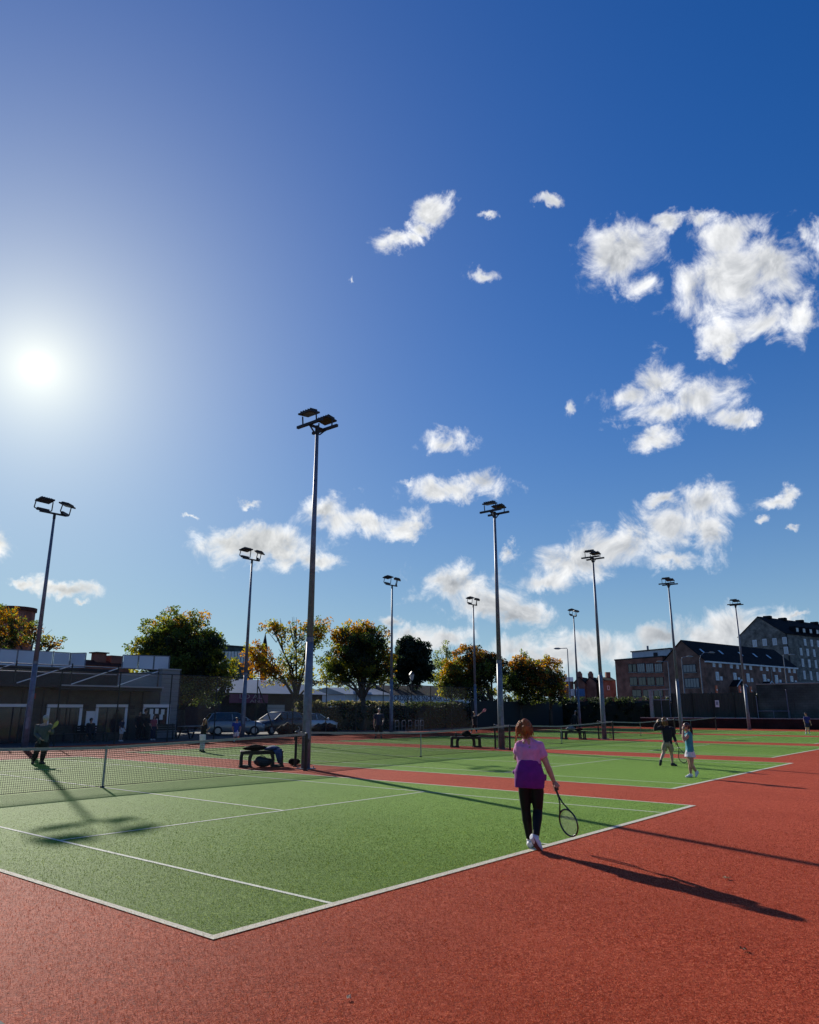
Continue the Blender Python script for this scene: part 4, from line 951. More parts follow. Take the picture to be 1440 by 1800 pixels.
def tree(name, label, D, trunk_px, blobs, seed, leaf=0.165, dens=1.0, hollow=0.2, twigs=0, trunk_r=0.28, group='autumn trees behind the fence', z0=0.0, fork=0.28, fill=1.0):
    """blobs: (px, py, rx, ry, palette, weight) in photo pixels at distance D"""
    rs = np.random.RandomState(seed); b = W(trunk_px, 1247, D); root = empty(name, (b.x, b.y, z0), 0, label, 'tree', group)
    O = Vector((b.x, b.y, z0)); cents = []; k = D/FPX*1.09; centers = []
    for (x, y, rx, ry, pal, wt) in blobs:
        c = W(x, y, D)-O; rX, rZ = rx*k, ry*k; rY = (rX+rZ)*0.5
        n = max(6, int(30*fill*wt*max(1, rX*rZ)**0.8)); centers.append((c, min(rX, rZ)))
        for i in range(n):
            d = rs.normal(size=3); d /= np.linalg.norm(d); q = rs.uniform(hollow, 1.0)
            off = RT*(d[0]*rX*q)+FH*(d[1]*rY*q)+Vector((0, 0, d[2]*rZ*q)); p = c+off
            cr = rs.uniform(.35, .72)*min(1.1, .35+.3*min(rX, rZ)); pp = pal if isinstance(pal, str) else pal[rs.randint(len(pal))]
            cents.append((p.x, p.y, p.z, cr, int(85*dens*(cr/.6)**2), pp))
    link('crown', leaves_mesh('crown', cents, rs, leaf), root)
    # trunk, limbs to the crown's masses, twigs to the clumps
    zc = sum(c.z for c, _ in centers)/len(centers); low = min(c.z-r for c, r in centers)
    fz = max(1.2, low*0.55+zc*fork*0.5)
    mb = MB(); mb.loft([(0, 0, 0), (.05, .03, fz*.5), (0, 0, fz)], [trunk_r*1.25, trunk_r, trunk_r*.8], 9)
    mb.build('trunk', M['bark'], root, smooth=True)
    mb = MB()
    for c, r in centers:
        m1 = Vector((c.x*.35, c.y*.35, fz+(c.z-fz)*.5)); mb.loft([(0, 0, fz-.15), m1, c], [trunk_r*.5, trunk_r*.3, .05], 6)
        for i in range(3+twigs):
            d = Vector(rs.normal(size=3)).normalized(); d.z = abs(d.z)*.8+.15
            e = c+d*r*rs.uniform(.7, 1.1+.12*bool(twigs)); mb.loft([m1.lerp(c, rs.uniform(.3, 1)), (m1+e)*.5+Vector((0, 0, .2)), e], [.06, .035, .012], 5)
    mb.build('limbs', M['bark'], root, smooth=True)['kind'] = 'stuff'
    return root
G3 = ['green', 'green', 'dark']; GY = ['green', 'yellow', 'green']; OY = ['orange', 'yellow', 'rust']
tree('sycamore_tree', 'large rounded dark green tree with yellowing top right of the clubhouse', 62, 318, [(318, 1105, 48, 34, ['green', 'yellow', 'green', 'orange'], .9), (280, 1125, 42, 35, GY, .8), (250, 1150, 28, 30, ['green', 'yellow'], .8), (360, 1135, 38, 40, G3, 1.0),
     (325, 1150, 70, 45, G3, 1.25), (345, 1195, 60, 40, ['dark', 'green'], 1.2), (395, 1185, 22, 36, ['green', 'yellow'], .8), (330, 1222, 40, 22, GY, .7), (300, 1180, 50, 40, G3, 1.1)], 11, trunk_r=.4, dens=1.05)
tree('field_maple', 'thin yellow and orange tree with bare twigs, behind the nearest tall mast', 68, 520, [(480, 1105, 28, 18, ['orange', 'green', 'yellow'], .7), (520, 1105, 40, 18, ['yellow', 'green', 'orange'], .7), (562, 1115, 26, 26, ['orange', 'green', 'yellow'], .7), (452, 1155, 24, 28, OY, 1.0), (470, 1180, 40, 22, OY, 1.1),
     (510, 1160, 26, 30, ['green', 'yellow'], .4), (540, 1140, 26, 30, ['green', 'yellow'], .35), (520, 1190, 38, 18, ['orange', 'green', 'yellow'], .8), (560, 1200, 26, 14, ['yellow', 'green'], .4)], 12, dens=.75, twigs=5, trunk_r=.26)
tree('norway_maple', 'rounded maple with an orange top and dark green middle, right of the tall mast', 68, 637, [(632, 1110, 34, 22, ['orange', 'yellow', 'orange'], .9), (606, 1128, 26, 24, OY, .8), (655, 1128, 28, 30, ['green', 'orange', 'dark'], .9), (632, 1145, 52, 40, ['dark', 'green'], 1.2), (590, 1175, 30, 28, GY, 1.0),
     (640, 1178, 58, 30, ['green', 'dark', 'yellow'], 1.1), (680, 1165, 18, 36, ['yellow', 'orange', 'green'], .8), (600, 1198, 32, 14, ['yellow', 'green'], .7), (665, 1198, 34, 12, GY, .6)], 13, trunk_r=.34)
tree('copper_beech', 'nearly black rounded tree above the white club sign', 92, 725, [(722, 1150, 32, 30, 'dark', 1.2), (705, 1175, 22, 34, 'dark', 1.1), (735, 1180, 24, 28, 'dark', 1.2), (722, 1135, 22, 14, 'dark', 1)], 14, leaf=.24, dens=1.2)
tree('poplar_tree', 'pale feathery tree between the black tree and the orange ones', 95, 782, [(785, 1140, 12, 16, 'pale', .5), (775, 1165, 22, 22, 'pale', .5), (790, 1155, 12, 24, 'pale', .45), (770, 1190, 18, 20, ['pale', 'green'], .8)], 15, dens=.45, twigs=3, trunk_r=.15, leaf=.18)
tree('maple_tree', 'spreading maple with a rusty top beside the back fence mast', 74, 866, [(830, 1155, 36, 20, ['orange', 'rust', 'dark'], .9), (800, 1178, 30, 24, ['yellow', 'orange', 'green'], .9), (850, 1180, 40, 26, ['dark', 'green'], 1.1), (815, 1205, 34, 22, ['green', 'dark'], 1.0), (862, 1160, 18, 18, ['rust', 'dark'], .8), (850, 1214, 26, 12, ['yellow', 'green'], .6), (785, 1200, 18, 22, ['green', 'yellow'], .7), (825, 1222, 44, 13, ['dark', 'green'], .8)], 16, trunk_r=.3, fill=1.7)
tree('plane_tree', 'low spreading autumn tree behind the mast and the woman in pink', 78, 915, [(912, 1170, 28, 16, ['rust', 'orange', 'dark'], .9), (900, 1195, 26, 24, ['dark', 'green'], 1.1), (940, 1190, 30, 26, ['dark', 'green', 'rust'], 1.1), (925, 1215, 38, 14, ['green', 'dark', 'yellow'], .9), (925, 1228, 50, 10, ['green', 'dark'], .8)], 17, trunk_r=.25, fill=1.7)
tree('rowan_tree', 'orange leaved tree at the right end of the autumn trees', 80, 968, [(962, 1172, 24, 18, ['orange', 'rust', 'yellow'], .8), (965, 1200, 26, 22, ['dark', 'green', 'rust'], 1.0), (984, 1200, 12, 20, ['orange', 'rust'], .8), (970, 1218, 24, 12, ['green', 'rust'], .9), (975, 1230, 26, 9, ['dark', 'green'], .8)], 18, trunk_r=.2, fill=1.6)
tree('sapling', 'thin upright sapling poking above the autumn trees', 88, 922, [(922, 1150, 8, 14, ['pale', 'green'], .4), (926, 1165, 9, 10, ['green'], .4)], 19, dens=.4, leaf=.2, twigs=2, trunk_r=.08)
tree('cherry_tree', 'autumn tree with red brown leaves behind the terrace at the left edge', 66, 40, [(15, 1095, 34, 26, ['rust', 'orange', 'green'], .8), (10, 1125, 50, 22, ['rust', 'green', 'dark'], 1.0), (62, 1110, 22, 22, ['green', 'rust'], .45), (100, 1132, 28, 10, ['orange', 'green', 'rust'], .6), (80, 1128, 22, 14, ['yellow', 'green'], .6), (-40, 1110, 40, 35, ['rust', 'green'], .8)], 20, dens=.85, twigs=3)

def hedge(name, label, P0, P1, w, h, pals, seed, leaf=0.16, n=5200, z0=0.0):
    rs = np.random.RandomState(seed); P0, P1 = Vector(P0), Vector(P1); d = P1-P0; L = d.length; d.normalize(); s = Vector((-d.y, d.x, 0))
    r = empty(name, (P0.x, P0.y, z0), 0, label, 'hedge'); q = int(L/0.8)
    mb = MB(); ring = []
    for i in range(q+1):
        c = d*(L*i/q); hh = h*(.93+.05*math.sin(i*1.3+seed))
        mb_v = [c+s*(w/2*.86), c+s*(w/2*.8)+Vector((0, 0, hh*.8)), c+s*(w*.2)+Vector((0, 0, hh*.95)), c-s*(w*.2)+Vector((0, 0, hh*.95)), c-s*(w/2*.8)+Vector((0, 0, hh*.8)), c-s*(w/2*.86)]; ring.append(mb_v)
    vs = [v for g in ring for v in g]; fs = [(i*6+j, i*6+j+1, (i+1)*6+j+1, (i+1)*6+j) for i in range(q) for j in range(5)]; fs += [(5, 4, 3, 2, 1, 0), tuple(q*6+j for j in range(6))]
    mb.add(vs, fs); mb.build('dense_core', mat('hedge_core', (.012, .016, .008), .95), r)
    cents = []
    for i in range(n//26):
        u = rs.uniform(0, L); f = rs.uniform(); t = rs.uniform()
        side = -1 if rs.uniform() < .7 else 1
        if f < .65: p = d*u+s*(w/2*.92*side)+Vector((0, 0, h*rs.uniform(.03, .95)))
        else: p = d*u+s*(w*rs.uniform(-.45, .45))+Vector((0, 0, h*rs.uniform(.93, 1.03)))
        cents.append((p.x, p.y, p.z, .28, 26, pals[rs.randint(len(pals))]))
    link('leaves', leaves_mesh('leaves', cents, rs, leaf), r)
    return r
PAL['hedge'] = [(.030, .042, .014), (.04, .05, .018), (.022, .032, .012)]; PAL['hedge_lit'] = [(.11, .10, .05), (.08, .085, .035), (.14, .12, .06)]  # last set is paler: sunlight on the mesh painted into the leaf colour
p, q = W(520, 1247, 66), W(700, 1247, 70)
hedge('hedge', 'sunlit olive hedge behind the parked saloon and the fence', (p.x, p.y, 0), (q.x, q.y, 0), 1.6, W(640, 1236, 68).z, ['hedge_lit', 'hedge', 'hedge_lit'], 31, n=9000)
p, q = W(702, 1247, 70), W(846, 1247, 84)
hedge('hedge', 'dark hedge below the white club sign', (p.x, p.y, 0), (q.x, q.y, 0), 1.6, W(760, 1237, 76).z, ['hedge'], 32, n=9000)
p, q = Vector((60, fy(60)+2.5, 0)), Vector((76.5, fy(74)+2.0, 0))
hedge('hedge', 'dark hedge standing above the windbreak sheets of the back fence', p, q, 1.4, W(960, 1231, 75).z, ['hedge', 'dark'], 33, n=6000)
hedge('hedge', 'tall black looking hedge in the far corner left of the concrete post', (77.0, fy(74)+1.6, 0), (77.0, 25.2, 0), 1.4, PX(1100, 1228, 77).z, ['hedge', 'dark'], 34, n=5000)
hedge('hedge', 'bushy strip of hedge on top of the bank behind the board fence', (78.5, 24, 2.7), (78.5, 13, 2.7), 1.2, .75, ['hedge', 'dark'], 35, n=3000, z0=2.4)

# ------------------------------------------------------------------ courtside benches
def bench(loc, rz, label, L=1.35):
    r = empty('court_bench', loc, rz, label, 'bench', 'black courtside benches')
    for i in range(3): one('seat_slat', 'box', (0, -0.155+0.155*i, 0.47), (L, 0.14, 0.045), mat=M['black'], parent=r, bevel=0.006)
    mb = MB()
    for s in (-1, 1):
        # arched side rail and two legs with a foot bar
        x0 = s*L*0.47
        mb2 = MB()
        for t in (-1, 1):
            pts = [(x0, t*0.19, 0.03), (x0, t*0.185, 0.3), (x0-s*0.03, t*0.17, 0.45)]; mb2.loft(pts, [(.045, .035), (.042, .032), (.05, .035)], 8, lat=(1, 0, 0))
            pts = [(x0-s*0.27, t*0.19, 0.03), (x0-s*0.27, t*0.185, 0.27), (x0-s*0.33, t*0.17, 0.45)]; mb2.loft(pts, [(.045, .035), (.042, .032), (.055, .035)], 8, lat=(1, 0, 0))
        mb2.box((x0-s*0.135, 0.19, 0.03), (0.40, 0.09, 0.06)); mb2.box((x0-s*0.135, -0.19, 0.03), (0.40, 0.09, 0.06)); mb2.box((x0-s*0.14, 0, 0.432), (0.10, 0.42, 0.035))
        mb2.build('leg_frame', M['black'], r)
    for t in (-1, 1):
        mb = MB(); mb.box((0, t*0.17, 0.415), (L*0.9, 0.045, 0.06)); mb.build('apron', M['black'], r)
    return r
def lump(name, label, cat, loc, size, m, seed, rz=0.0, extra=None, flat=0.0, group=None):
    """a soft bag or folded garment: squashed, dented form"""
    rs = random.Random(seed); r = empty(name, loc, rz, label, cat, group)
    mb = MB(); mb.ball((0, 0, size[2]/2), (size[0]/2, size[1]/2, size[2]/2), 20, 12)
    ph = [rs.uniform(0, 6) for _ in range(6)]
    vs = []
    for v in mb.v:
        v = Vector(v); a = math.atan2(v.y, v.x); k = 1+.10*math.sin(3*a+ph[0])+.07*math.sin(5*a+ph[1]+v.z*20)+.05*math.sin(v.z*30+ph[2])
        z = max(0.0, v.z*(1+.12*math.sin(v.x*9+ph[3])+.1*math.sin(v.y*11+ph[4]))); vs.append((v.x*k, v.y*k, z))
    mb.v = vs; mb.build('body', m, r, smooth=True)
    if extra: extra(r)
    return r
M['cloth_black'] = mat('black_cloth', (0.006, 0.006, 0.008), 0.95, spec=0.1, var=0.3, vscale=8, bump=0.5, bscale=25)
M['cloth_blue'] = mat('blue_cloth', (0.035, 0.08, 0.20), 0.85, var=0.4, vscale=7, bump=0.5, bscale=25)
M['bag_teal'] = mat('dark_teal_bag', (0.018, 0.045, 0.065), 0.6, var=0.4, vscale=6, bump=0.3, bscale=20)
M['cloth_grey'] = mat('grey_cloth', (0.22, 0.23, 0.25), 0.9, var=0.3, vscale=8)
B1 = G(459, 1348); a1 = -0.62
bench((B1.x, B1.y, 0), a1, 'black bench piled with dark clothes beside the nearest tall mast')
def onb(B, a, u, v, z): c, s = math.cos(a), math.sin(a); return (B.x+c*u-s*v, B.y+s*u+c*v, z)
lump('dark_jacket', 'black jacket heaped on the left end of the nearest bench', 'jacket', onb(B1, a1, -0.22, 0, .493), (.78, .42, .17), M['cloth_black'], 1, a1)
lump('blue_jacket', 'blue jacket lying on the right half of the nearest bench', 'jacket', onb(B1, a1, .30, -.03, .493), (.55, .40, .15), M['cloth_blue'], 2, a1)
r = empty('hanging_sleeve', onb(B1, a1, .52, -.26, 0), a1, 'dark blue coat hanging down over the right end of the nearest bench', 'coat')
mb = MB(); mb.loft([(-.1, 0.05, .52), (-.02, -.02, .50), (0, -.03, .38), (.03, -.035, .12)], [(.12, .03), (.13, .035), (.11, .035), (.05, .02)], 10, lat=(1, 0, 0)); mb.build('cloth', M['cloth_blue'], r, smooth=True)
def strap(r):
    mb = MB(); mb.loft([(-.2, 0, .22), (-.05, 0, .36), (.15, 0, .24)], [.015, .015, .015], 6); mb.build('handle', M['cloth_grey'], r)
lump('sports_bag', 'dark teal sports bag standing under the nearest bench', 'bag', onb(B1, a1, .05, .0, 0), (.62, .36, .33), M['bag_teal'], 3, a1, strap)
B2 = G(819, 1313.5); a2 = -0.80
bench((B2.x, B2.y, 0), a2, 'black bench left of the mast behind the woman in pink', 1.45)
lump('dark_bag', 'dark rounded bag on the middle of the second bench', 'bag', onb(B2, a2, .02, 0, .493), (.46, .34, .24), M['cloth_black'], 4, a2, strap)
lump('folded_top', 'dark folded clothes on the right end of the second bench', 'clothes', onb(B2, a2, .40, 0, .493), (.5, .36, .11), M['cloth_black'], 5, a2)
r = empty('water_bottle', onb(B2, a2, -.47, 0, .493), 0, 'small dark bottle at the left end of the second bench', 'bottle')
mb = MB(); mb.loft([(0, 0, 0), (0, 0, .17), (0, 0, .20)], [.04, .04, .02], 12); mb.build('flask', M['black'], r); mb = MB(); mb.loft([(0, 0, .2), (0, 0, .25)], [.024, .022], 10); mb.build('cap', M['cloth_grey'], r)
B3 = G(1008, 1299.5); a3 = -0.85
bench((B3.x, B3.y, 0), a3, 'black bench beside the third mast in front of the dark-clothed player', 1.5)
lump('kit_bag', 'grey and black kit bag on the third bench', 'bag', onb(B3, a3, -.1, 0, .493), (.6, .4, .26), M['cloth_grey'], 6, a3, strap)
lump('kit_heap', 'dark heap of clothes on the right half of the third bench', 'clothes', onb(B3, a3, .35, 0, .493), (.5, .4, .16), M['cloth_black'], 7, a3)
p = G(517, 1345); lump('small_bag', 'small black bag on the ground against the post of the second net', 'bag', (p.x, p.y, 0), (.42, .3, .22), M['cloth_black'], 8)

# ------------------------------------------------------------------ park benches by the clubhouse
def park_bench(x, y, rz, label):
    r = empty('park_bench', (x, y, 0), rz, label, 'bench', 'benches by the clubhouse')
    for i in range(4): one('seat_slat', 'box', (0, -.16+.11*i, .45), (2.0, .095, .035), mat=M['fenceposts'], parent=r)
    for i in range(3): one('back_slat', 'box', (0, .24+.025*i, .58+.13*i), (2.0, .03, .11), mat=M['fenceposts'], parent=r)
    for s in (-1, 1):
        mb = MB(); mb.bar((s*.85, -.18, 0), (s*.85, -.16, .43), .06, .06); mb.build('leg', M['fenceposts'], r)
        mb = MB(); mb.bar((s*.85, .20, 0), (s*.85, .22, .5), .06, .06); mb.bar((s*.85, .22, .5), (s*.85, .315, .92), .05, .05); mb.build('leg', M['fenceposts'], r)
for (x, lab) in ((118, 'dark bench left of the seated man at the clubhouse'), (160, 'dark bench under the seated man at the clubhouse'), (285, 'dark bench below the notice window of the clubhouse')):
    p = PY(x, 1300, 35.9); park_bench(p.x, 35.9, math.pi*0.0, lab)
p = PY(339, 1296, 36.2); r = empty('picnic_table', (p.x, 36.4, 0), .2, 'pale edged picnic table at the right corner of the clubhouse', 'table')
for i in range(4): one('top_plank', 'box', (0, -.3+.2*i, .74), (1.6, .185, .04), mat=M['copgrey'], parent=r)
for t in (-1, 1): one('bench_plank', 'box', (0, t*.72, .44), (1.6, .26, .04), mat=M['copgrey'], parent=r)
for s in (-1, 1):
    mb = MB(); mb.bar((s*.6, -.72, .42), (s*.6, .72, .42), .05, .08); mb.bar((s*.6, -.5, 0), (s*.6, -.2, .72), .06, .08); mb.bar((s*.6, .5, 0), (s*.6, .2, .72), .06, .08); mb.build('trestle', M['dsteel'], r)

# ------------------------------------------------------------------ parked cars
M['tyre'] = mat('tyre', (.012, .012, .012), .85); M['rim'] = mat('alloy', (.35, .36, .38), .3, metal=.8)
M['carglass'] = mat('car_glass', (.012, .015, .018), .04, spec=.8)
M['lampred'] = mat('tail_lamp', (.25, .012, .012), .2); M['lampclear'] = mat('head_lamp', (.6, .62, .65), .1)
def car(label, loc, rz, colr, L=4.4, Wd=1.76, H=1.46, kind='saloon'):
    r = empty('parked_car', loc, rz, label, 'car', 'cars parked behind the fence'); paint = mat('car_paint', colr, .35, metal=.35, coat=.7)
    h = L/2; w = Wd/2
    if kind == 'saloon': top = [(-.98, .62), (-.97, .88), (-.80, .96), (-.58, .98), (-.50, 1.0), (.30, .98), (.42, .95), (.78, .86), (.95, .72), (.985, .50)]; cab = [(-.66, .97), (-.36, 1.40), (-.12, 1.455), (.08, 1.42), (.44, .95)]
    else: top = [(-.985, .60), (-.98, .92), (-.90, 1.0), (-.5, 1.01), (.34, 1.0), (.5, .98), (.82, .88), (.96, .72), (.985, .50)]; cab = [(-.95, .99), (-.80, 1.44), (-.55, 1.53), (.02, 1.52), (.14, 1.45), (.50, .985)]
    k = H/1.46
    # lower body: cross-sections along the length, rounded shoulders
    xs = [-.985, -.95, -.85, -.7, -.5, -.3, 0, .3, .5, .7, .85, .95, .985]
    def zt(x):
        for (xa, za), (xb, zb) in zip(top, top[1:]):
            if xa <= x <= xb: return (za+(zb-za)*(x-xa)/(xb-xa+1e-9))*k
        return top[0][1]*k if x < top[0][0] else top[-1][1]*k
    mb = MB(); n = 10; vs = []; fs = []
    for x in xs:
        t = zt(x); pin = 1-.16*max(0, (abs(x)-.8)/.19)**2; ww = w*pin
        vs += [(x*h, s_*ww*a, z) for (s_, a, z) in ((-1, .86, .20), (-1, .97, .30), (-1, 1, .55*k), (-1, .97, t-.10), (-1, .86, t), (1, .86, t), (1, .97, t-.10), (1, 1, .55*k), (1, .97, .30), (1, .86, .20))]
    for i in range(len(xs)-1):
        for j in range(n): j2 = (j+1) % n; fs.append((i*n+j, i*n+j2, (i+1)*n+j2, (i+1)*n+j))
    fs += [tuple(range(n)), tuple((len(xs)-1)*n+j for j in range(n-1, -1, -1))]
    mb.add(vs, fs); mb.build('body', paint, r, smooth=True)
    # cabin: glass house with a painted roof
    mb = MB(); vs = []; 
    m_ = len(cab)
    for (x, z) in cab:
        f = (z*k-.97*k)/(.5*k); ww = w*(.93-.17*f); vs += [(x*h, -ww, z*k), (x*h, ww, z*k)]
    fs = [(2*i, 2*i+1, 2*i+3, 2*i+2) for i in range(m_-1)]+[tuple(2*i for i in range(m_-1, -1, -1)), tuple(2*i+1 for i in range(m_)), (0, 2*m_-2, 2*m_-1, 1)]
    mb.add(vs, fs); mb.build('windows', M['carglass'], r)
    mb = MB(); ri = range(1, m_-1); vs = []; q = len(list(ri))
    for i in ri:
        x, z = cab[i]; f = (z*k-.97*k)/(.5*k); ww = w*(.945-.17*f); vs += [(x*h, -ww, z*k-.05), (x*h, -ww*.93, z*k+.02), (x*h, ww*.93, z*k+.02), (x*h, ww, z*k-.05)]
    fs = [(i*4+j, i*4+j+1, (i+1)*4+j+1, (i+1)*4+j) for i in range(q-1) for j in range(3)]; mb.add(vs, fs); mb.build('roof', paint, r, smooth=True)
    for s in (-1, 1):
        for (x0, z0, x1, z1) in ((cab[0][0], cab[0][1], cab[1][0], cab[1][1]), (cab[-1][0], cab[-1][1], cab[-2][0], cab[-2][1]), (-.12, .97, -.14, 1.43)):
            f = lambda z: w*(.945-.17*((z*k-.97*k)/(.5*k)))
            mb = MB(); mb.bar((x0*h, s*f(z0), z0*k), (x1*h, s*f(z1), z1*k-.02), .05, .06, (0, 1, 0)); mb.build('pillar', paint, r)
        mb = MB(); mb.loft([(.36*h, s*(w+.02), 1.02*k), (.37*h, s*(w+.16), 1.06*k)], [(.05, .05), (.07, .09)], 8); mb.build('mirror', paint, r)
        mb = MB(); mb.box((.955*h, s*w*.66, .66*k), (.10, .34, .14)); mb.build('headlight', M['lampclear'], r)
        mb = MB(); mb.box((-.962*h, s*w*.68, .78*k), (.10, .30, .18)); mb.build('tail_light', M['lampred'], r)
        for xx in (-.60, .62):
            mb = MB(); mb.loft([(xx*h, s*(w-.20), .32), (xx*h, s*(w-.17), .32), (xx*h, s*(w+.005), .32), (xx*h, s*(w+.02), .32)], [.27, .32, .32, .28], 20); wh_ = mb.build('wheel', M['tyre'], r)
            mb = MB(); mb.loft([(xx*h, s*(w+.012), .32), (xx*h, s*(w+.03), .32)], [.21, .19], 16); mb.build('rim', M['rim'], wh_)
    one('number_plate', 'box', (-.995*h, 0, .62*k), (.02, .5, .11), mat=M['white'], parent=r)
    return r
p = PY(548, 1290, 40.6); car('silver saloon parked behind the tall mast, rightmost of the three cars', (p.x, 40.6, 0), .05, (.50, .54, .58), 4.6, kind='saloon')
p = PY(487, 1290, 38.9); car('black hatchback with a glinting windscreen, middle of the three cars', (p.x, 38.9, 0), math.pi+.05, (.015, .016, .02), 4.3, 1.78, 1.53, 'hatch')
p = PY(410, 1290, 39.4); car('dark grey car with a pale roof behind the player in blue', (p.x, 39.4, 0), -.45, (.26, .27, .28), 4.2, 1.75, 1.48, 'hatch')
# black tarpaulin mounds by the fence
for (x0, x1, yt, lab) in ((550, 593, 1272, 'black rounded cover on the ground right of the tall mast'), (488, 523, 1273, 'black rounded cover on the ground left of the tall mast')):
    a = PY(x0, 1287, fy(36)+.8); b = PY(x1, 1287, fy(36)+.8); lump('rolled_cover', lab, 'cover', ((a.x+b.x)/2, a.y, 0), (b.x-a.x, 1.0, PY(x1-15, yt, a.y).z), M['cloth_black'], int(x0), 0, None)
# cycle racks
for i, x in enumerate((698, 710, 721, 733, 742)):
    p = PY(x, 1284, fy(45)+2.2); r = empty('cycle_rack', (p.x, p.y, 0), .3, ['leftmost hoop of the grey cycle stands beside the man in navy', 'second grey cycle hoop from the man in navy', 'third grey cycle hoop, below the lantern post', 'fourth grey cycle hoop, right of the lantern post', 'rightmost of the grey cycle hoops'][i], 'cycle rack', 'cycle stands behind the fence')
    mb = MB(); mb.loft([(-.4, 0, 0), (-.4, 0, .7), (-.3, 0, .85), (.3, 0, .85), (.4, 0, .7), (.4, 0, 0)], [.028]*6, 8, lat=(0, 1, 0)); mb.build('hoop', M['copgrey'], r, smooth=True)
    one('cross_bar', 'tube', (-.4, 0, .4), (.4, 0, .4), .02, .02, 6, mat=M['copgrey'], parent=r)
p = PY(737, 1284, fy(46)+2.9); r = empty('bicycle', (p.x, p.y, 0), .15, 'bicycle leaning at the right end of the cycle stands', 'bicycle')
for s, nm in ((-1, 'rear_wheel'), (1, 'front_wheel')):
    mb = MB(); pts = [(s*.52+.33*math.cos(t*math.pi/9), 0, .34+.33*math.sin(t*math.pi/9)) for t in range(19)]; mb.loft(pts, [.022]*19, 6, lat=(0, 1, 0), cap=False); w_ = mb.build(nm, M['tyre'], r)
    for t in range(6): pass
    mb = MB()
    for t in range(8): mb.tube((s*.52, 0, .34), (s*.52+.32*math.cos(t*math.pi/4), 0, .34+.32*math.sin(t*math.pi/4)), .004, .004, 4)
    mb.build('spokes', M['galv'], w_)['kind'] = 'stuff'
mb = MB(); mb.loft([(-.52, 0, .34), (-.16, 0, .78), (.36, 0, .80), (.52, 0, .34)], [.018]*4, 6); mb.loft([(-.16, 0, .78), (-.05, 0, .32), (.36, 0, .78)], [.018]*3, 6); mb.loft([(-.05, 0, .32), (-.52, 0, .34)], [.014]*2, 6); mb.build('frame', M['galv'], r)
mb = MB(); mb.ball((-.18, 0, .92), (.13, .07, .035)); mb.tube((-.18, 0, .92), (-.16, 0, .78), .014, .014, 6); mb.build('saddle', M['black'], r)
mb = MB(); mb.tube((.34, -.28, 1.0), (.34, .28, 1.0), .013, .013, 6); mb.tube((.34, 0, 1.0), (.37, 0, .78), .014, .014, 6); mb.build('handlebar', M['galv'], r)
# ------------------------------------------------------------------ small things on the ground
def dead_leaf(px_, py_, label, s, colr):
    p = G(px_, py_); r = empty('fallen_leaf', (p.x, p.y, 0.012), random.uniform(0, 6), label, 'leaf', 'fallen leaves on the red surface')
    m = mat('dry_leaf', colr, .7, var=.3, vscale=60, transl=.25)
    mb = MB(); ring = [(math.cos(t*math.pi/7)*s*(.55+.45*abs(math.cos(t*2.5*math.pi/7))), math.sin(t*math.pi/7)*s*.8*(.6+.4*abs(math.cos(t*2.5*math.pi/7)))) for t in range(14)]
    vs = [(0, 0, .004)]+[(x, y, .006+.5*s*(abs(x*y)/(s*s))+.012*math.sin(i*1.9)) for i, (x, y) in enumerate(ring)]
    mb.add(vs, [(0, i+1, (i+1) % 14+1) for i in range(14)]); mb.build('blade', m, r)
    mb = MB(); mb.tube((0, 0, .006), (-s*1.3, .01, .012), .0025, .0015, 5); mb.build('stalk', m, r)
dead_leaf(1277, 1546, 'pale curled leaf on the red surface to the right of the woman in pink', .04, (.42, .28, .16)); dead_leaf(1307, 1672, 'dark shrivelled leaf on the red surface near the lower right corner', .032, (.09, .05, .03))
dead_leaf(613, 1758, 'thin pale leaf on the red surface at the bottom centre', .02, (.5, .42, .32))
p = G(-30, 1815); kb = MB(); kb.prism([(p.x-1.6, p.y-.8), (p.x+.06, p.y-.75), (p.x+.10, p.y+.1), (p.x-.2, p.y+.42), (p.x-1.6, p.y+.6)], 0.0, .03); o = kb.build('drain_kerb', M['asphalt']); o['kind'] = 'structure'

# ------------------------------------------------------------------ people
def sculpt(mb, voxel, smooth=3):
    """fuse overlapping forms into one continuous surface"""
    me = mb.mesh('tmp', M['white']); o = bpy.data.objects.new('tmp', me); col.objects.link(o)
    r = o.modifiers.new('r', 'REMESH'); r.mode = 'VOXEL'; r.voxel_size = voxel
    s = o.modifiers.new('s', 'SMOOTH'); s.factor = .5; s.iterations = smooth
    out = bpy.data.meshes.new_from_object(o.evaluated_get(bpy.context.evaluated_depsgraph_get()))
    bpy.data.objects.remove(o); bpy.data.meshes.remove(me); return out
def to_mb(me, mb):
    mb.add([v.co.copy() for v in me.vertices], [tuple(p.vertices) for p in me.polygons]); bpy.data.meshes.remove(me)
def cloth_build(name, mb, m, parent, voxel, fold=0.0, seed=0, smooth=4, fdir=None):
    me = sculpt(mb, voxel, smooth)
    if fold:
        me.update(); co = np.empty(len(me.vertices)*3); me.vertices.foreach_get('co', co); co = co.reshape(-1, 3)
        no = np.array([v.normal[:] for v in me.vertices]); rs = np.random.RandomState(seed)
        d = np.zeros(len(co))
        for i in range(5):
            k = rs.normal(size=3)*np.array([1, 1, .45])*(14+9*i); d += np.sin(co@k+rs.uniform(0, 6))/(1+.5*i)
        co += no*(d*fold)[:, None]; me.vertices.foreach_set('co', co.reshape(-1))
    me.materials.clear(); me.materials.append(m); me.polygons.foreach_set('use_smooth', [True]*len(me.polygons)); me.update()
    return link(name, me, parent)
SK = {}
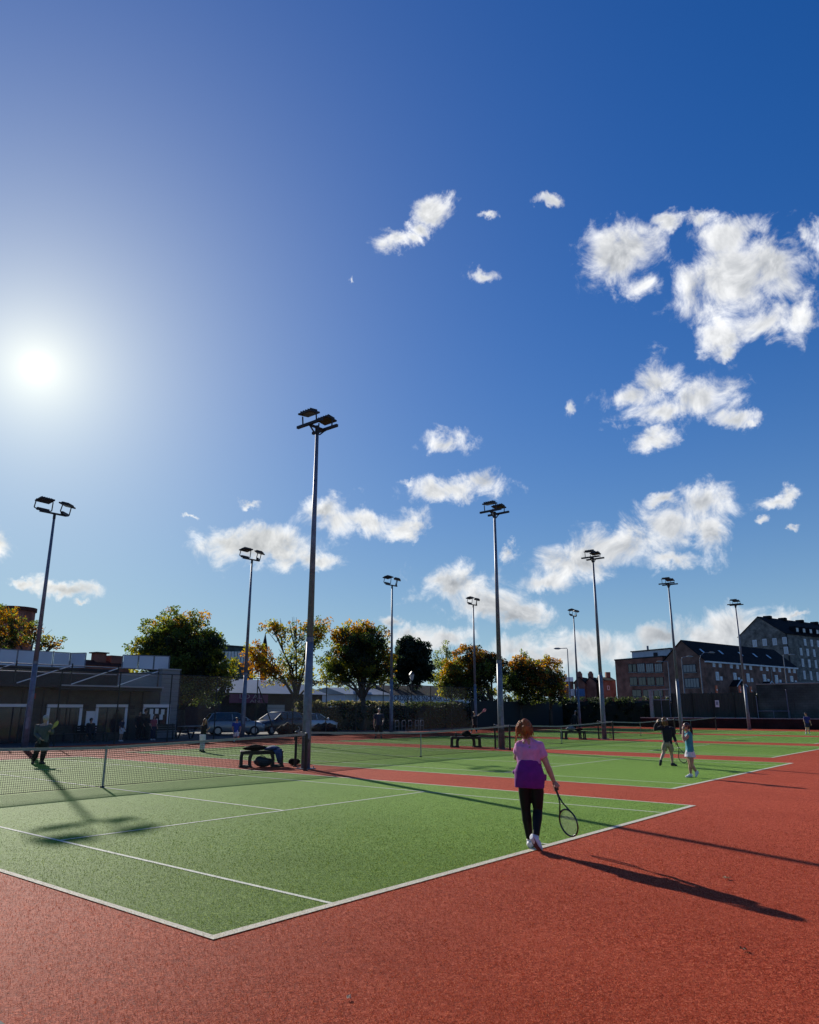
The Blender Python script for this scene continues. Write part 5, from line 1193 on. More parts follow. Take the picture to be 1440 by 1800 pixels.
def skin(c):
    if c not in SK:
        m = mat('skin', c, .55, var=.12, vscale=18, spec=.4); m.node_tree.nodes['Principled BSDF'].inputs['Subsurface Weight'].default_value = .12
        m.node_tree.nodes['Principled BSDF'].inputs['Subsurface Radius'].default_value = (.02, .008, .004); SK[c] = m
    return SK[c]
M['eye'] = mat('eye', (.02, .018, .016), .2); M['lip'] = mat('lip', (.30, .09, .08), .5)
def fabric(name, c, **k): return mat(name, c, .9, var=.12, vscale=14, bump=.25, bscale=220, bdist=.004, **k)
def hand(mb, wr, d, n, H, grip=None):
    """palm, four fingers and a thumb from the wrist; d hand direction, n palm normal; grip = (point, axis) closes the fingers round a handle"""
    d = d.normalized(); n = (n-d*n.dot(d)).normalized(); s = d.cross(n); k = H/1.7
    if grip is None:
        pc = wr+d*.075*k; mb.loft([wr, wr+d*.03*k, pc, wr+d*.10*k], [(.026*k, .019*k), (.036*k, .016*k), (.040*k, .014*k), (.034*k, .011*k)], 10, lat=s)
        for i, ln in enumerate((.066, .076, .071, .055)):
            b = wr+d*(.092-.004*abs(i-1.4))*k+s*((i-1.5)*.0195*k); pts = [b]; a = .25+.08*i; p = b
            for q in range(3): p = p+(d*math.cos(a)+n*math.sin(a))*(ln*k/3); pts.append(p); a += .38
            mb.loft(pts, [.0092*k, .0088*k, .008*k, .006*k], 7)
        b = wr+d*.035*k-s*.034*k; mb.loft([b, b+(d*.6-s*.65+n*.3)*.032*k, b+(d*.95-s*.5+n*.45)*.058*k], [.0115*k, .010*k, .007*k], 7)
    else:
        gp, ax = grip; ax = ax.normalized(); o = (wr-gp); o = (o-ax*o.dot(ax)).normalized(); t = ax.cross(o)
        if t.dot(n) < 0: t = -t
        r = .027*k
        mb.loft([wr, wr.lerp(gp+o*r, .5), gp+o*r*1.05, gp+o*r*.9+ax*.03*k], [(.026*k, .020*k), (.038*k, .018*k), (.042*k, .016*k), (.032*k, .013*k)], 10, lat=ax)
        for i in range(4):
            c = gp+ax*((i-1.5)*.0205*k); pts = []
            for q in range(6):
                a = .35+q*.62; pts.append(c+(o*math.cos(a)+t*math.sin(a))*(r*(1.12-.03*q)))
            mb.loft(pts, [.0105*k, .0105*k, .010*k, .0095*k, .009*k, .007*k], 7)
        c = gp-ax*.045*k; pts = [c+(o*math.cos(a)-t*math.sin(a))*r*1.1+ax*(q*.012*k) for q, a in enumerate((.1, .8, 1.5, 2.1))]; mb.loft(pts, [.013*k, .012*k, .011*k, .008*k], 7)
def person(label, J, H, F, look, voxel=.012, hands=None, group='people on the courts', base=None):
    """J: joints in world space. One fused body; clothes, shoes and hair are its parts."""
    F = Vector(F).normalized(); J = {k: Vector(v) for k, v in J.items()}
    if base is None: base = (J['anL']+J['anR'])*.5
    root = empty('person', (base.x, base.y, 0 if base.z < 1.5 else base.z), 0, label, 'person', group); O = Vector(root.location)
    J = {k: v-O for k, v in J.items()}; g = look.get('girth', 1.0); lg = look.get('leg', 1.0)
    lsh = (J['shR']-J['shL']).normalized(); lhp = (J['hpR']-J['hpL']).normalized(); side = lsh
    sm = (J['shL']+J['shR'])*.5; hm = (J['hpL']+J['hpR'])*.5
    up = (J['head']-J['neck']).normalized()
    st = [(J['pelvis']+(J['pelvis']-J['waist']).normalized()*.05*H, .060, .055), (J['pelvis'], .094, .070), (J['waist'], .076, .056), (J['chest'], .092, .064), (J['chest'].lerp(sm, .65), .098, .060), (sm+up*.005*H, .082, .044), (J['neck'], .036, .036)]
    lats = [lhp, lhp, (lhp+lsh).normalized(), lsh, lsh, lsh, lsh]
    def torso(mb, infl=0.0, i0=0, i1=7, hem=None, wide=0.0):
        pts, rad, lt = [], [], []
        if hem is not None: pts.append(hem); rad.append(((.086+wide)*H*g+infl, .066*H*g+infl)); lt.append(lhp)
        for i in range(i0, i1): pts.append(st[i][0]); rad.append((st[i][1]*H*g+infl, st[i][2]*H*g+infl)); lt.append(lats[i])
        mb.loft(pts, rad, 16, lat=lt)
    def arm(mb, s, infl=0.0, f=1.0):
        a, e, w = J['sh'+s], J['el'+s], J['wr'+s]; inn = sm.lerp(a, .55)
        pts = [inn, a, a.lerp(e, .5), e, e.lerp(w, .35), w]; rad = [.036, .034, .030, .0245, .025, .0165]; cum = [0, .05, .28, .52, .70, 1.0]
        P, Rr = [], []
        for p_, r_, c_ in zip(pts, rad, cum):
            if c_ <= f+1e-6: P.append(p_); Rr.append(r_*H*(.75+.25*g)+infl)
            else:
                k_ = cum.index(c_); t_ = (f-cum[k_-1])/(c_-cum[k_-1])
                if t_ > .02: P.append(pts[k_-1].lerp(p_, t_)); Rr.append((rad[k_-1]+(r_-rad[k_-1])*t_)*H*(.75+.25*g)+infl)
                break
        mb.loft(P, Rr, 10)
    def leg(mb, s, infl=0.0, f=1.0, flare=0.0):
        h_, k_, a_ = J['hp'+s], J['kn'+s], J['an'+s]; pts = [h_+(hm-h_)*.15, h_.lerp(k_, .35), h_.lerp(k_, .7), k_, k_.lerp(a_, .30), k_.lerp(a_, .65), a_]
        rad = [.054, .051, .043, .034, .036, .027, .0205]; cum = [0, .18, .36, .5, .65, .82, 1.0]; P, Rr = [], []
        for i in range(7):
            if cum[i] <= f+1e-6: P.append(pts[i]); Rr.append(rad[i]*H*g*lg+infl+flare*cum[i])
            else:
                t_ = (f-cum[i-1])/(cum[i]-cum[i-1])
                if t_ > .02: P.append(pts[i-1].lerp(pts[i], t_)); Rr.append((rad[i-1]+(rad[i]-rad[i-1])*t_)*H*g*lg+infl+flare*f)
                break
        mb.loft(P, Rr, 12)
    def foot(mb, s, infl=0.0):
        a, t = J['an'+s], J['toe'+s]; fd = (t-a); L_ = .152*H; fl = fd.normalized(); hd = Vector((F.x, F.y, 0))
        dn = look.get('sole'+s, Vector((0, 0, -1)))
        d_ = (t-(a+dn*.030*H)).normalized(); heel = a+dn*.028*H-d_*.030*H; lat = d_.cross(dn)
        mb.loft([heel-d_*.006*H, heel+d_*.02*H-dn*.012*H, a.lerp(t, .45)+dn*.004*H, t-d_*.035*H-dn*.002*H, t-dn*.002*H], [(.016*H+infl, .020*H+infl), (.022*H+infl, .030*H+infl), (.024*H+infl, .022*H+infl), (.028*H+infl, .016*H+infl), (.016*H+infl, .011*H+infl)], 12, lat=lat)
        mb.loft([a-dn*.012*H, heel+d_*.03*H], [.020*H+infl, .022*H+infl], 10)
    # body
    mb = MB(); torso(mb)
    hc = J['head']; hf = look.get('face', F); hf = (Vector(hf)-up*Vector(hf).dot(up)).normalized(); hs = up.cross(hf)
    Mh = Matrix((hf, hs, up)).transposed()
    mb.loft([J['neck']-up*.02*H, J['neck'].lerp(hc, .6)], [.033*H, .031*H], 10)
    mb.ball(hc+up*.008*H, (.057*H, .045*H, .060*H), 16, 12, Mh); mb.ball(hc+hf*.016*H-up*.030*H, (.038*H, .034*H, .036*H), 12, 8, Mh)
    mb.loft([hc+hf*.050*H+up*.004*H, hc+hf*.066*H-up*.014*H, hc+hf*.050*H-up*.020*H], [.005*H, .009*H, .006*H], 8)
    for s in (-1, 1): mb.ball(hc+hs*(s*.046*H)-hf*.004*H-up*.004*H, (.012*H, .006*H, .019*H), 8, 6, Mh)
    for s in 'LR': arm(mb, s); leg(mb, s); foot(mb, s)
    me = sculpt(mb, voxel); fin = MB(); to_mb(me, fin)
    for s in 'LR':
        d = (J['wr'+s]-J['el'+s]); gp = (hands or {}).get(s)
        if gp: hand(fin, J['wr'+s], d, F, H, (Vector(gp[0])-O, Vector(gp[1])))
        else: hand(fin, J['wr'+s], d, (sm-J['wr'+s]), H)
    fin.cm = 1
    for s in (-1, 1): fin.ball(hc+hf*.051*H+hs*(s*.019*H)+up*.006*H, .0058*H, 8, 6)
    fin.cm = 2; fin.ball(hc+hf*.049*H-up*.036*H, (.006*H, .015*H, .004*H), 8, 6, Mh)
    sc_ = look.get('skin', (.42, .24, .17)); fin.build('body', [skin(sc_), M['eye'], M['lip']], root, smooth=True)
    # clothes
    v2 = voxel*1.05
    if 'top' in look:
        mb = MB(); hem = J['waist'].lerp(J['pelvis'], look.get('hem', .55)); torso(mb, .011*H, 2, 6, hem if look.get('hem', .55) > 0 else None); mb.loft([J['chest'].lerp(sm, .6), sm, sm.lerp(J['neck'], .55)], [(.085*H, .050*H), (.074*H, .046*H), (.050*H, .042*H)], 14, lat=lsh)
        for s in 'LR': arm(mb, s, .010*H, look.get('sleeve', .34))
        if look.get('collar'): mb.loft([sm, J['neck']+up*.006*H], [.060*H, .040*H], 12)
        cloth_build(look.get('topname', 'shirt'), mb, look['top'], root, v2, look.get('fold', .0035), 3, look.get('soft', 4))
    if 'legs' in look:
        mb = MB(); torso(mb, .006*H, 0, 3)
        for s in 'LR': leg(mb, s, .006*H if look.get('tight') else .011*H, look.get('leglen', .96), look.get('flare', 0.0))
        cloth_build(look.get('legname', 'trousers'), mb, look['legs'], root, v2, 0 if look.get('tight') else .003, 5)
    if 'skirt' in look:
        w0 = J['waist'].lerp(J['pelvis'], .55); dn = (hm-J['waist']).normalized(); mb = MB(); L_ = look.get('skirtlen', .13)*H
        mb.loft([w0, w0+dn*L_*.5, w0+dn*L_], [(.085*H, .065*H), (.105*H, .088*H), (.118*H, .102*H)], 18, lat=lhp); cloth_build('skirt', mb, look['skirt'], root, v2, .005, 6)
    for s in 'LR':
        if 'sock' in look:
            mb = MB(); k_, a_ = J['kn'+s], J['an'+s]; mb.loft([k_.lerp(a_, look.get('socktop', .88)), a_], [.0255*H, .0235*H], 12); mb.build('sock', look['sock'], root, smooth=True)
        mb = MB(); foot(mb, s, .005*H); cloth_build('shoe', mb, look['shoe'], root, max(.006, voxel*.7), 0, 0, 2)
    if 'hair' in look: look['hair'](root, hc, up, hf, hs, H, Mh, J)
    return root, O
def hair_short(m, thick=.008, low=-.02):
    def f(root, hc, up, hf, hs, H, Mh, J):
        mb = MB(); mb.ball(hc+up*.016*H-hf*.008*H, (.058*H+thick, .049*H+thick, .056*H+thick), 16, 12, Mh)
        mb.ball(hc-hf*.022*H-up*.008*H, (.040*H+thick, .043*H+thick, .046*H), 14, 10, Mh); cloth_build('hair', mb, m, root, .009, .002, 8, 2)
    return f
def hair_long(m, length=.16, band=None, pony=False, sweep=None):
    def f(root, hc, up, hf, hs, H, Mh, J):
        mb = MB(); mb.ball(hc+up*.016*H-hf*.010*H, (.060*H, .051*H, .058*H), 16, 12, Mh); mb.ball(hc-hf*.024*H-up*.010*H, (.042*H, .046*H, .048*H), 14, 10, Mh)
        cloth_build('hair', mb, m, root, .008, .002, 8, 2)
        rs = random.Random(4); mb = MB(); dn = Vector((0, 0, -1))
        for i in range(70 if pony else 90):
            if pony:
                b = hc-hf*.066*H+up*(.012+rs.uniform(-.012, .012))*H+hs*rs.uniform(-.012, .012)*H; o = -hf*rs.uniform(.2, .45)+hs*rs.uniform(-.30, .30); L_ = length*H*rs.uniform(.55, 1.05)
                if sweep is not None: o = o+Vector(sweep)
            else:
                a = rs.uniform(-1.9, 1.9); b = hc-hf*(.050*H*math.cos(a))+hs*(.049*H*math.sin(a))+up*rs.uniform(-.01, .03)*H; o = (b-hc)*1.2+hs*rs.uniform(-.15, .15); L_ = length*H*rs.uniform(.6, 1.05)
            p1 = b+(o*.35+dn*.25)*L_; p2 = b+(o*.42+dn*.62)*L_; p3 = b+(o*.36+dn)*L_+hs*rs.uniform(-.012, .012)*H
            mb.loft([b, p1, p2, p3], [.007, .009, .007, .0015], 5)
        mb.build('hair_strands', m, root, smooth=True)['kind'] = 'stuff'
        if band:
            mb = MB(); pts = [hc+up*.020*H+(hf*math.cos(t*math.pi/12)*.0635+hs*math.sin(t*math.pi/12)*.0545)*H+up*(.018*math.cos(t*math.pi/12))*H for t in range(25)]; mb.loft(pts, [(.004, .016)]*25, 6, lat=up, cap=False); mb.build('headband', band, root)
    return f
def hair_loose(m, sweep):
    """thick wavy hair gathered low, hanging to one side with loose strands"""
    def f(root, hc, up, hf, hs, H, Mh, J):
        mb = MB(); mb.ball(hc+up*.018*H-hf*.012*H, (.062*H, .051*H, .061*H), 18, 12, Mh); mb.ball(hc-hf*.030*H-up*.012*H, (.044*H, .049*H, .054*H), 16, 12, Mh)
        w = Vector(sweep).normalized(); c = hc-hf*.05*H
        mb.loft([c+up*.02*H+w*.008*H, c-up*.025*H+w*.014*H, c-up*.055*H+w*.022*H], [.042*H, .040*H, .018*H], 12)
        cloth_build('hair', mb, m, root, .008, .004, 8, 2)
        rs = random.Random(9); mb = MB(); dn = Vector((0, 0, -1))
        for i in range(320):
            a = rs.uniform(-2.3, 2.3); e = rs.uniform(-.5, .95); q = math.sqrt(1-e*e*.8)
            b = hc+up*(.018+.058*e)*H-hf*(.062*H*math.cos(a)*q)+hs*(.056*H*math.sin(a)*q)
            o = (b-hc).normalized()*.22; L_ = H*rs.uniform(.03, .072)*(1.15-e*.35)
            p1 = b+(o+dn*.35+w*.03)*L_; p2 = b+(o*.9+dn*.75+w*.13+hs*rs.uniform(-.1, .1))*L_; p3 = b+(o*.6+dn*1.05+w*.22+hs*rs.uniform(-.15, .15))*L_
            mb.loft([b, p1, p2, p3], [.0045, .005, .004, .001], 4)
        mb.build('hair_strands', m, root, smooth=True)['kind'] = 'stuff'
    return f
def racket(label, grip_pt, axis, normal, frame_m, string_m=None, group='tennis rackets held by players', filled=False, scale=1.0):
    """axis points from the butt towards the head; grip_pt is the middle of the hand's hold"""
    ax = Vector(axis).normalized(); n = Vector(normal); n = (n-ax*n.dot(ax)).normalized(); s = ax.cross(n); O = Vector(grip_pt)
    r = empty('tennis_racket', O, 0, label, 'racket', group); r.scale = (scale,)*3
    butt = -ax*.07
    mb = MB(); mb.loft([butt-ax*.004, butt, ax*.02, ax*.13], [(.019, .017), (.017, .015), (.0155, .0135), (.0155, .0135)], 8, lat=s); mb.build('grip', M['black'], r)
    hc = ax*(.685-.07-.165); ra, rb = .168, .128
    mb = MB(); pts = [hc+ax*(ra*math.cos(t*math.pi/18))+s*(rb*math.sin(t*math.pi/18)) for t in range(37)]; mb.loft(pts, [(.0125, .011)]*37, 8, lat=n, cap=False)
    for q in (-1, 1):
        mb.loft([ax*.12+s*(q*.006), ax*.20+s*(q*.022), hc-ax*(ra*.70)+s*(q*rb*.72), hc-ax*(ra*.50)+s*(q*rb*.86)], [.011, .0105, .0105, .0105], 8)
    mb.build('frame', frame_m, r, smooth=True)
    mb = MB()
    for i in range(-8, 9):
        x = i/9*rb; h = ra*math.sqrt(max(0, 1-(x/rb)**2)); mb.tube(hc+s*x-ax*h, hc+s*x+ax*h, .0011, .0011, 4)
    for i in range(-9, 10):
        y = i/10*ra; h = rb*math.sqrt(max(0, 1-(y/ra)**2)); mb.tube(hc+ax*y-s*h, hc+ax*y+s*h, .0011, .0011, 4)
    mb.build('strings', string_m or M['strings'], r)['kind'] = 'stuff'
    if filled:
        mb = MB(); mb.loft([hc-n*.004, hc+n*.004], [(ra*.80, rb*.80)]*2, 20, lat=ax); mb.build('foam_face', frame_m, r)
    return r
M['strings'] = mat('strings', (.30, .32, .22), .5)
M['frame_black'] = mat('racket_black', (.012, .013, .014), .25, coat=.5)
M['pink'] = fabric('pink_cotton', (.74, .30, .56), transl=.15); M['purple_knit'] = fabric('purple_knit', (.17, .012, .20), transl=.08); M['leggings'] = mat('black_leggings', (.004, .004, .005), .6, spec=.25)
M['shoe_white'] = mat('white_trainer', (.62, .62, .66), .6, var=.15, vscale=20); M['shoe_dark'] = mat('dark_trainer', (.02, .022, .028), .7); M['sole'] = mat('shoe_sole', (.10, .03, .03), .8)
M['hair_red'] = mat('auburn_hair', (.50, .17, .035), .4, var=.4, vscale=60, streak=(1, 1, .15), transl=.5); M['hair_dark'] = mat('dark_hair', (.035, .020, .013), .4, transl=.15, var=.3, vscale=60, streak=(1, 1, .2))
M['hair_blond'] = mat('fair_hair', (.24, .12, .045), .45, transl=.3, var=.3, vscale=60, streak=(1, 1, .2)); M['hair_grey'] = mat('grey_hair', (.45, .44, .43), .5, transl=.35)
M['white_cloth'] = fabric('white_cotton', (.70, .68, .72), transl=.15); M['teal'] = fabric('teal_jersey', (.045, .26, .34), transl=.1); M['navy_cloth'] = fabric('navy_cotton', (.018, .022, .05)); M['dk_jacket'] = fabric('dark_jacket', (.008, .010, .016))
M['khaki'] = fabric('khaki_cotton', (.30, .24, .15)); M['black_cotton'] = fabric('black_cotton', (.010, .010, .012)); M['blue_shirt'] = fabric('blue_jersey', (.02, .06, .28)); M['greygreen'] = fabric('grey_green_fleece', (.07, .08, .08)); M['sock'] = fabric('white_sock', (.65, .64, .62)); M['blue_bright'] = fabric('royal_blue_jersey', (.018, .03, .16)); M['rose'] = fabric('rose_top', (.32, .08, .10))

def JP(D, **kw):
    """joints from photo pixels; each value (x, y) or (x, y, extra distance)"""
    return {k: W(v[0], v[1], D+(v[2] if len(v) > 2 else 0)) for k, v in kw.items()}
FA = FH.copy()                                      # away from the camera
def turn(deg): return Matrix.Rotation(R(deg), 3, 'Z') @ FA
# --- the woman in pink, walking away
gw = G(938, 1494); Dw = DD(gw)
J = JP(Dw, head=(923, 1281, .03), neck=(926, 1299, .02), chest=(929, 1318, .03), waist=(931, 1341, .03), pelvis=(932, 1368, 0), shL=(914, 1311, .05), shR=(947, 1310, .0), elL=(908, 1333, .14), wrL=(919, 1342, .32), elR=(961.5, 1344, -.02), wrR=(974, 1374, .03),
       hpL=(922, 1374, .01), hpR=(944, 1374, -.01), knL=(924.5, 1424, .07), knR=(945.5, 1424, .02), anL=(931.5, 1474, .12), anR=(942, 1474, -.16), toeL=(933, 1483, .30), toeR=(951, 1499, -.16))
J['toeL'].z = .02; J['anL'].z = .085; J['toeR'].z = .022
wr = J['wrR']; hd = (W(998, 1447, Dw-.05)-W(975, 1386, Dw+.02)).normalized(); gp = W(976.5, 1385, Dw+.02)
pw, O = person('woman in a pink top with a purple jumper round her waist, walking away', J, 1.64, turn(8),
    dict(girth=1.10, leg=.86, soft=9, fold=.006, collar=True, top=M['pink'], hem=0.06, sleeve=.34, topname='t_shirt', legs=M['leggings'], tight=True, leglen=.95, legname='leggings', shoe=M['shoe_white'], sock=M['sock'], socktop=.93, skin=(.46, .27, .19), hair=hair_loose(M['hair_red'], RT*-1.0), soleR=(RT*-.62-FH*.70+Vector((0, 0, -.35))).normalized()), voxel=.008, hands={'R': (gp, hd)})
Jl = {k: v-O for k, v in J.items()}
mb = MB(); wl = lambda x, y, dd=0: W(x, y, Dw+dd)-O
mb.loft([wl(931, 1338, .02), wl(931, 1346, .01), wl(930.5, 1357), wl(931, 1370), wl(931, 1384.5)], [(.150, .118), (.165, .128), (.190, .148), (.202, .158), (.196, .146)], 28, lat=RT)
mb.ball(wl(907, 1357, .06), (.05, .05, .035)); mb.loft([wl(957, 1362, .05), wl(958.5, 1372, .02)], [.03, .018], 8)
cloth_build('jumper_round_waist', mb, M['purple_knit'], pw, .009, .0035, 21)
mb = MB(); t, a = Jl['toeR'], Jl['anR']; d_ = (t-a).normalized(); sl_ = (RT*-.62-FH*.70+Vector((0, 0, -.35))).normalized()
mb.loft([a+sl_*.070-d_*.045, a.lerp(t, .5)+sl_*.052, t+sl_*.014], [(.036, .010), (.036, .010), (.034, .009)], 12, lat=d_.cross(sl_)); mb.build('sole', M['sole'], pw)
racket('black racket hanging head down from the right hand of the woman in pink', gp, hd, FH*.72+RT*.72, M['frame_black'])

# --- player in a dark jacket, arm raised
gb = G(1174, 1347); Db = DD(gb)
J = JP(Db, head=(1169, 1267), neck=(1171, 1276.5), chest=(1172.5, 1286), waist=(1173.5, 1299), pelvis=(1173.5, 1308), shL=(1162, 1279.5, .03), shR=(1182.5, 1281, -.03), elL=(1151, 1282, -.05), wrL=(1155, 1270, -.05), elR=(1184.5, 1294), wrR=(1188.5, 1304.5, -.03),
       hpL=(1168.5, 1309.5, .03), hpR=(1179, 1309.5, -.03), knL=(1166.5, 1324, -.02), knR=(1180.5, 1327, .05), anL=(1161.5, 1336.5, -.10), anR=(1182.5, 1342.5, .05), toeL=(1160.5, 1346, -.06), toeR=(1190.5, 1346.5, .04))
J['anR'].z = .085; J['toeR'].z = .025
gp = W(1190, 1307, Db-.03); hd = W(1201, 1333, Db-.06)-gp
person('player in a dark jacket and khaki shorts with a pale headband, one arm raised', J, 1.62, turn(-62), dict(top=M['dk_jacket'], hem=.9, sleeve=.95, topname='jacket', collar=True, legs=M['khaki'], leglen=.34, legname='shorts', flare=.0, leg=.9, shoe=M['shoe_dark'], skin=(.46, .29, .21),
    hair=hair_long(M['hair_blond'], .10, M['white_cloth'])), voxel=.010, hands={'R': (gp, hd)})
racket('dark racket carried low between the two players walking together', gp, hd, FH*.75+RT*.5, M['frame_black'])
# --- girl in teal
gg = G(1215, 1367); Dg = DD(gg)
J = JP(Dg, head=(1206.5, 1277), neck=(1209, 1286), chest=(1210, 1296), waist=(1212, 1311), pelvis=(1213, 1322), shL=(1206.5, 1289, .11), shR=(1213, 1289, -.10), elL=(1201, 1302, .12), wrL=(1200.5, 1284, .06), elR=(1201.5, 1303, -.14), wrR=(1201, 1283, -.09),
       hpL=(1211.5, 1323.5, .07), hpR=(1214, 1323.5, -.07), knL=(1213.5, 1345, .05), knR=(1216, 1344, -.06), anL=(1214.5, 1363, .05), anR=(1224, 1357, -.05), toeL=(1206, 1367, .03), toeR=(1223.5, 1368.5, -.06))
J['anL'].z = .075; J['toeL'].z = .022; J['toeR'].z = max(.02, J['toeR'].z)
person('girl in a teal dress and white skirt with both hands at her face', J, 1.46, -RT, dict(top=M['teal'], hem=1.0, sleeve=.18, topname='tunic', skirt=M['white_cloth'], skirtlen=.14, shoe=M['shoe_white'], sock=M['sock'], skin=(.40, .23, .16), hair=hair_long(M['hair_dark'], .22, M['rose'], True), soleR=(FH*-.3+RT*.5+Vector((0, 0, -.6))).normalized()), voxel=.010)
# --- man with a yellow racket at the left
gm = G(68, 1343); Dm = DD(gm)
J = JP(Dm, head=(80.5, 1263.5), neck=(80, 1272), chest=(78, 1282), waist=(76.5, 1296), pelvis=(75.5, 1306), shL=(66, 1276), shR=(91, 1276), elL=(62.5, 1290, -.05), wrL=(72, 1299, -.22), elR=(92.5, 1289, -.05), wrR=(87, 1285, -.25),
       hpL=(69.5, 1307), hpR=(81, 1307), knL=(64, 1323, -.05), knR=(77, 1324, -.05), anL=(58.5, 1337, 0), anR=(73, 1340, 0), toeL=(56.5, 1343, -.08), toeR=(79, 1344, -.05))
for k in ('anL', 'anR'): J[k].z = .08
for k in ('toeL', 'toeR'): J[k].z = .02
gp = W(88, 1285, Dm-.28); hd = W(96, 1276, Dm-.30)-gp
person('grey haired man in a grey green fleece beside the leftmost mast', J, 1.72, turn(168), dict(top=M['greygreen'], hem=1.15, sleeve=.93, topname='fleece', girth=1.18, legs=M['black_cotton'], shoe=M['shoe_dark'], skin=(.40, .25, .19), hair=hair_short(M['hair_grey'], .012)), voxel=.013, hands={'R': (gp, hd)})
racket('yellow racket held up by the grey haired man at the left', gp, hd, FH*.75+RT*.65, mat('yellow_frame', (.40, .36, .03), .5), mat('yellow_string', (.40, .38, .05), .5), filled=True, scale=.66)
# --- girl with long fair hair, pale trousers
gk = G(355, 1322); Dk = DD(gk)
J = JP(Dk, head=(361, 1267), neck=(359.5, 1273.5), chest=(358.5, 1280), waist=(357.5, 1288), pelvis=(356.5, 1293.5), shL=(355.5, 1276, .05), shR=(362.5, 1276, -.05), elL=(356, 1285, .06), wrL=(362, 1288, .05), elR=(362, 1285.5, -.08), wrR=(366, 1282, -.1),
       hpL=(354.5, 1294), hpR=(358.5, 1294), knL=(354, 1307), knR=(358, 1307), anL=(353, 1318.5), anR=(357.5, 1319), toeL=(356, 1321.5, -.05), toeR=(361, 1322, -.05))
person('girl with long fair hair, dark top and pale trousers behind the nearest net', J, 1.42, turn(-120), dict(top=M['black_cotton'], hem=.5, sleeve=.6, legs=M['white_cloth'], shoe=M['shoe_dark'], hair=hair_long(M['hair_blond'], .2)), voxel=.013)
# --- boy in blue with a red racket
gk = G(416, 1304); Dk = DD(gk)
J = JP(Dk, head=(417, 1264.5), neck=(416.5, 1269.5), chest=(416, 1275), waist=(415.5, 1283), pelvis=(415.5, 1288), shL=(410.5, 1271.5), shR=(421.5, 1271.5), elL=(409, 1280), wrL=(410.5, 1287, -.1), elR=(423.5, 1280), wrR=(422, 1288, -.12),
       hpL=(413, 1289), hpR=(418, 1289), knL=(412.5, 1296), knR=(418.5, 1296), anL=(412, 1302), anR=(419, 1302), toeL=(411, 1304.5, -.06), toeR=(419.5, 1304.5, -.06))
gp = W(421.5, 1289.5, Dk-.16); hd = W(420, 1295, Dk-.2)-gp
person('child in a bright blue shirt and white shorts in front of the parked cars', J, 1.45, turn(175), dict(top=M['blue_shirt'], hem=.8, sleeve=.34, legs=M['white_cloth'], leglen=.4, legname='shorts', shoe=M['shoe_white'], hair=hair_short(M['hair_dark'])), voxel=.014, hands={'R': (gp, hd)})
racket('red racket held low by the child in bright blue', gp, hd, FH, mat('red_frame', (.65, .06, .03), .4), mat('red_string', (.6, .1, .06), .5), filled=True, scale=.8)
# --- man in navy
gk = G(666, 1298); Dk = DD(gk)
J = JP(Dk, head=(667, 1248), neck=(666.5, 1254), chest=(666, 1260), waist=(665.5, 1269), pelvis=(665.5, 1275), shL=(659.5, 1256.5), shR=(673, 1256.5), elL=(658, 1267), wrL=(657.5, 1276, -.06), elR=(674.5, 1266), wrR=(672.5, 1272, -.18),
       hpL=(662.5, 1276), hpR=(668.5, 1276), knL=(661.5, 1286), knR=(669.5, 1286), anL=(660.5, 1295.5), anR=(670.5, 1295.5), toeL=(659.5, 1298.3, -.1), toeR=(671.5, 1298.3, -.1))
person('man in a navy shirt and black shorts standing before the hedge', J, 1.84, turn(178), dict(top=M['navy_cloth'], hem=.9, sleeve=.36, legs=M['black_cotton'], leglen=.56, legname='shorts', flare=.04, shoe=M['shoe_dark'], sock=M['black_cotton'], hair=hair_short(M['hair_grey'], .004)), voxel=.014)
# --- player raising a pink racket
gk = G(833, 1288); Dk = DD(gk)
J = JP(Dk, head=(834, 1253.5), neck=(834.5, 1258), chest=(835, 1262.5), waist=(835, 1269), pelvis=(834.5, 1273), shL=(831.5, 1260), shR=(838, 1259.5), elL=(830.5, 1267), wrL=(831.5, 1272, -.12), elR=(841, 1257.5, -.1), wrR=(844.5, 1254.5, -.15),
       hpL=(833, 1274), hpR=(836.5, 1274), knL=(830.5, 1280), knR=(837, 1281), anL=(828.5, 1286), anR=(838, 1286.2), toeL=(827.8, 1288, -.05), toeR=(839, 1288.2, -.05))
gp = W(845.2, 1253.8, Dk-.15); hd = W(849.5, 1250.2, Dk-.2)-gp
person('player in dark clothes raising a pink racket at the back of the court', J, 1.62, turn(-150), dict(top=M['black_cotton'], hem=.9, sleeve=.3, legs=M['black_cotton'], shoe=M['shoe_white'], hair=hair_short(M['hair_blond'])), voxel=.014, hands={'R': (gp, hd)})
racket('pink racket held up beside a back fence mast', gp, hd, FH, mat('pink_frame', (.70, .16, .20), .4), mat('pink_string', (.6, .2, .2), .5), filled=True, scale=.85)
# --- player leaning by the third bench
Dk = DD(G(1009, 1281))
J = JP(Dk, head=(1011.5, 1251), neck=(1010.5, 1256), chest=(1009.8, 1260.5), waist=(1009, 1267), pelvis=(1008.8, 1271), shL=(1006.8, 1258), shR=(1013.5, 1258), elL=(1004.5, 1266), wrL=(1004.2, 1272, -.1), elR=(1014, 1266), wrR=(1013.3, 1272, -.1),
       hpL=(1007.3, 1271.5), hpR=(1010.5, 1271.5), knL=(1006.5, 1276), knR=(1011, 1276), anL=(1006, 1280), anR=(1011.5, 1280), toeL=(1005.5, 1281, -.1), toeR=(1012, 1281, -.1))
person('figure in black standing behind the third bench', J, 1.75, turn(170), dict(top=M['black_cotton'], hem=.9, sleeve=.95, legs=M['black_cotton'], shoe=M['shoe_dark'], hair=hair_short(M['hair_grey'], .004)), voxel=.016)
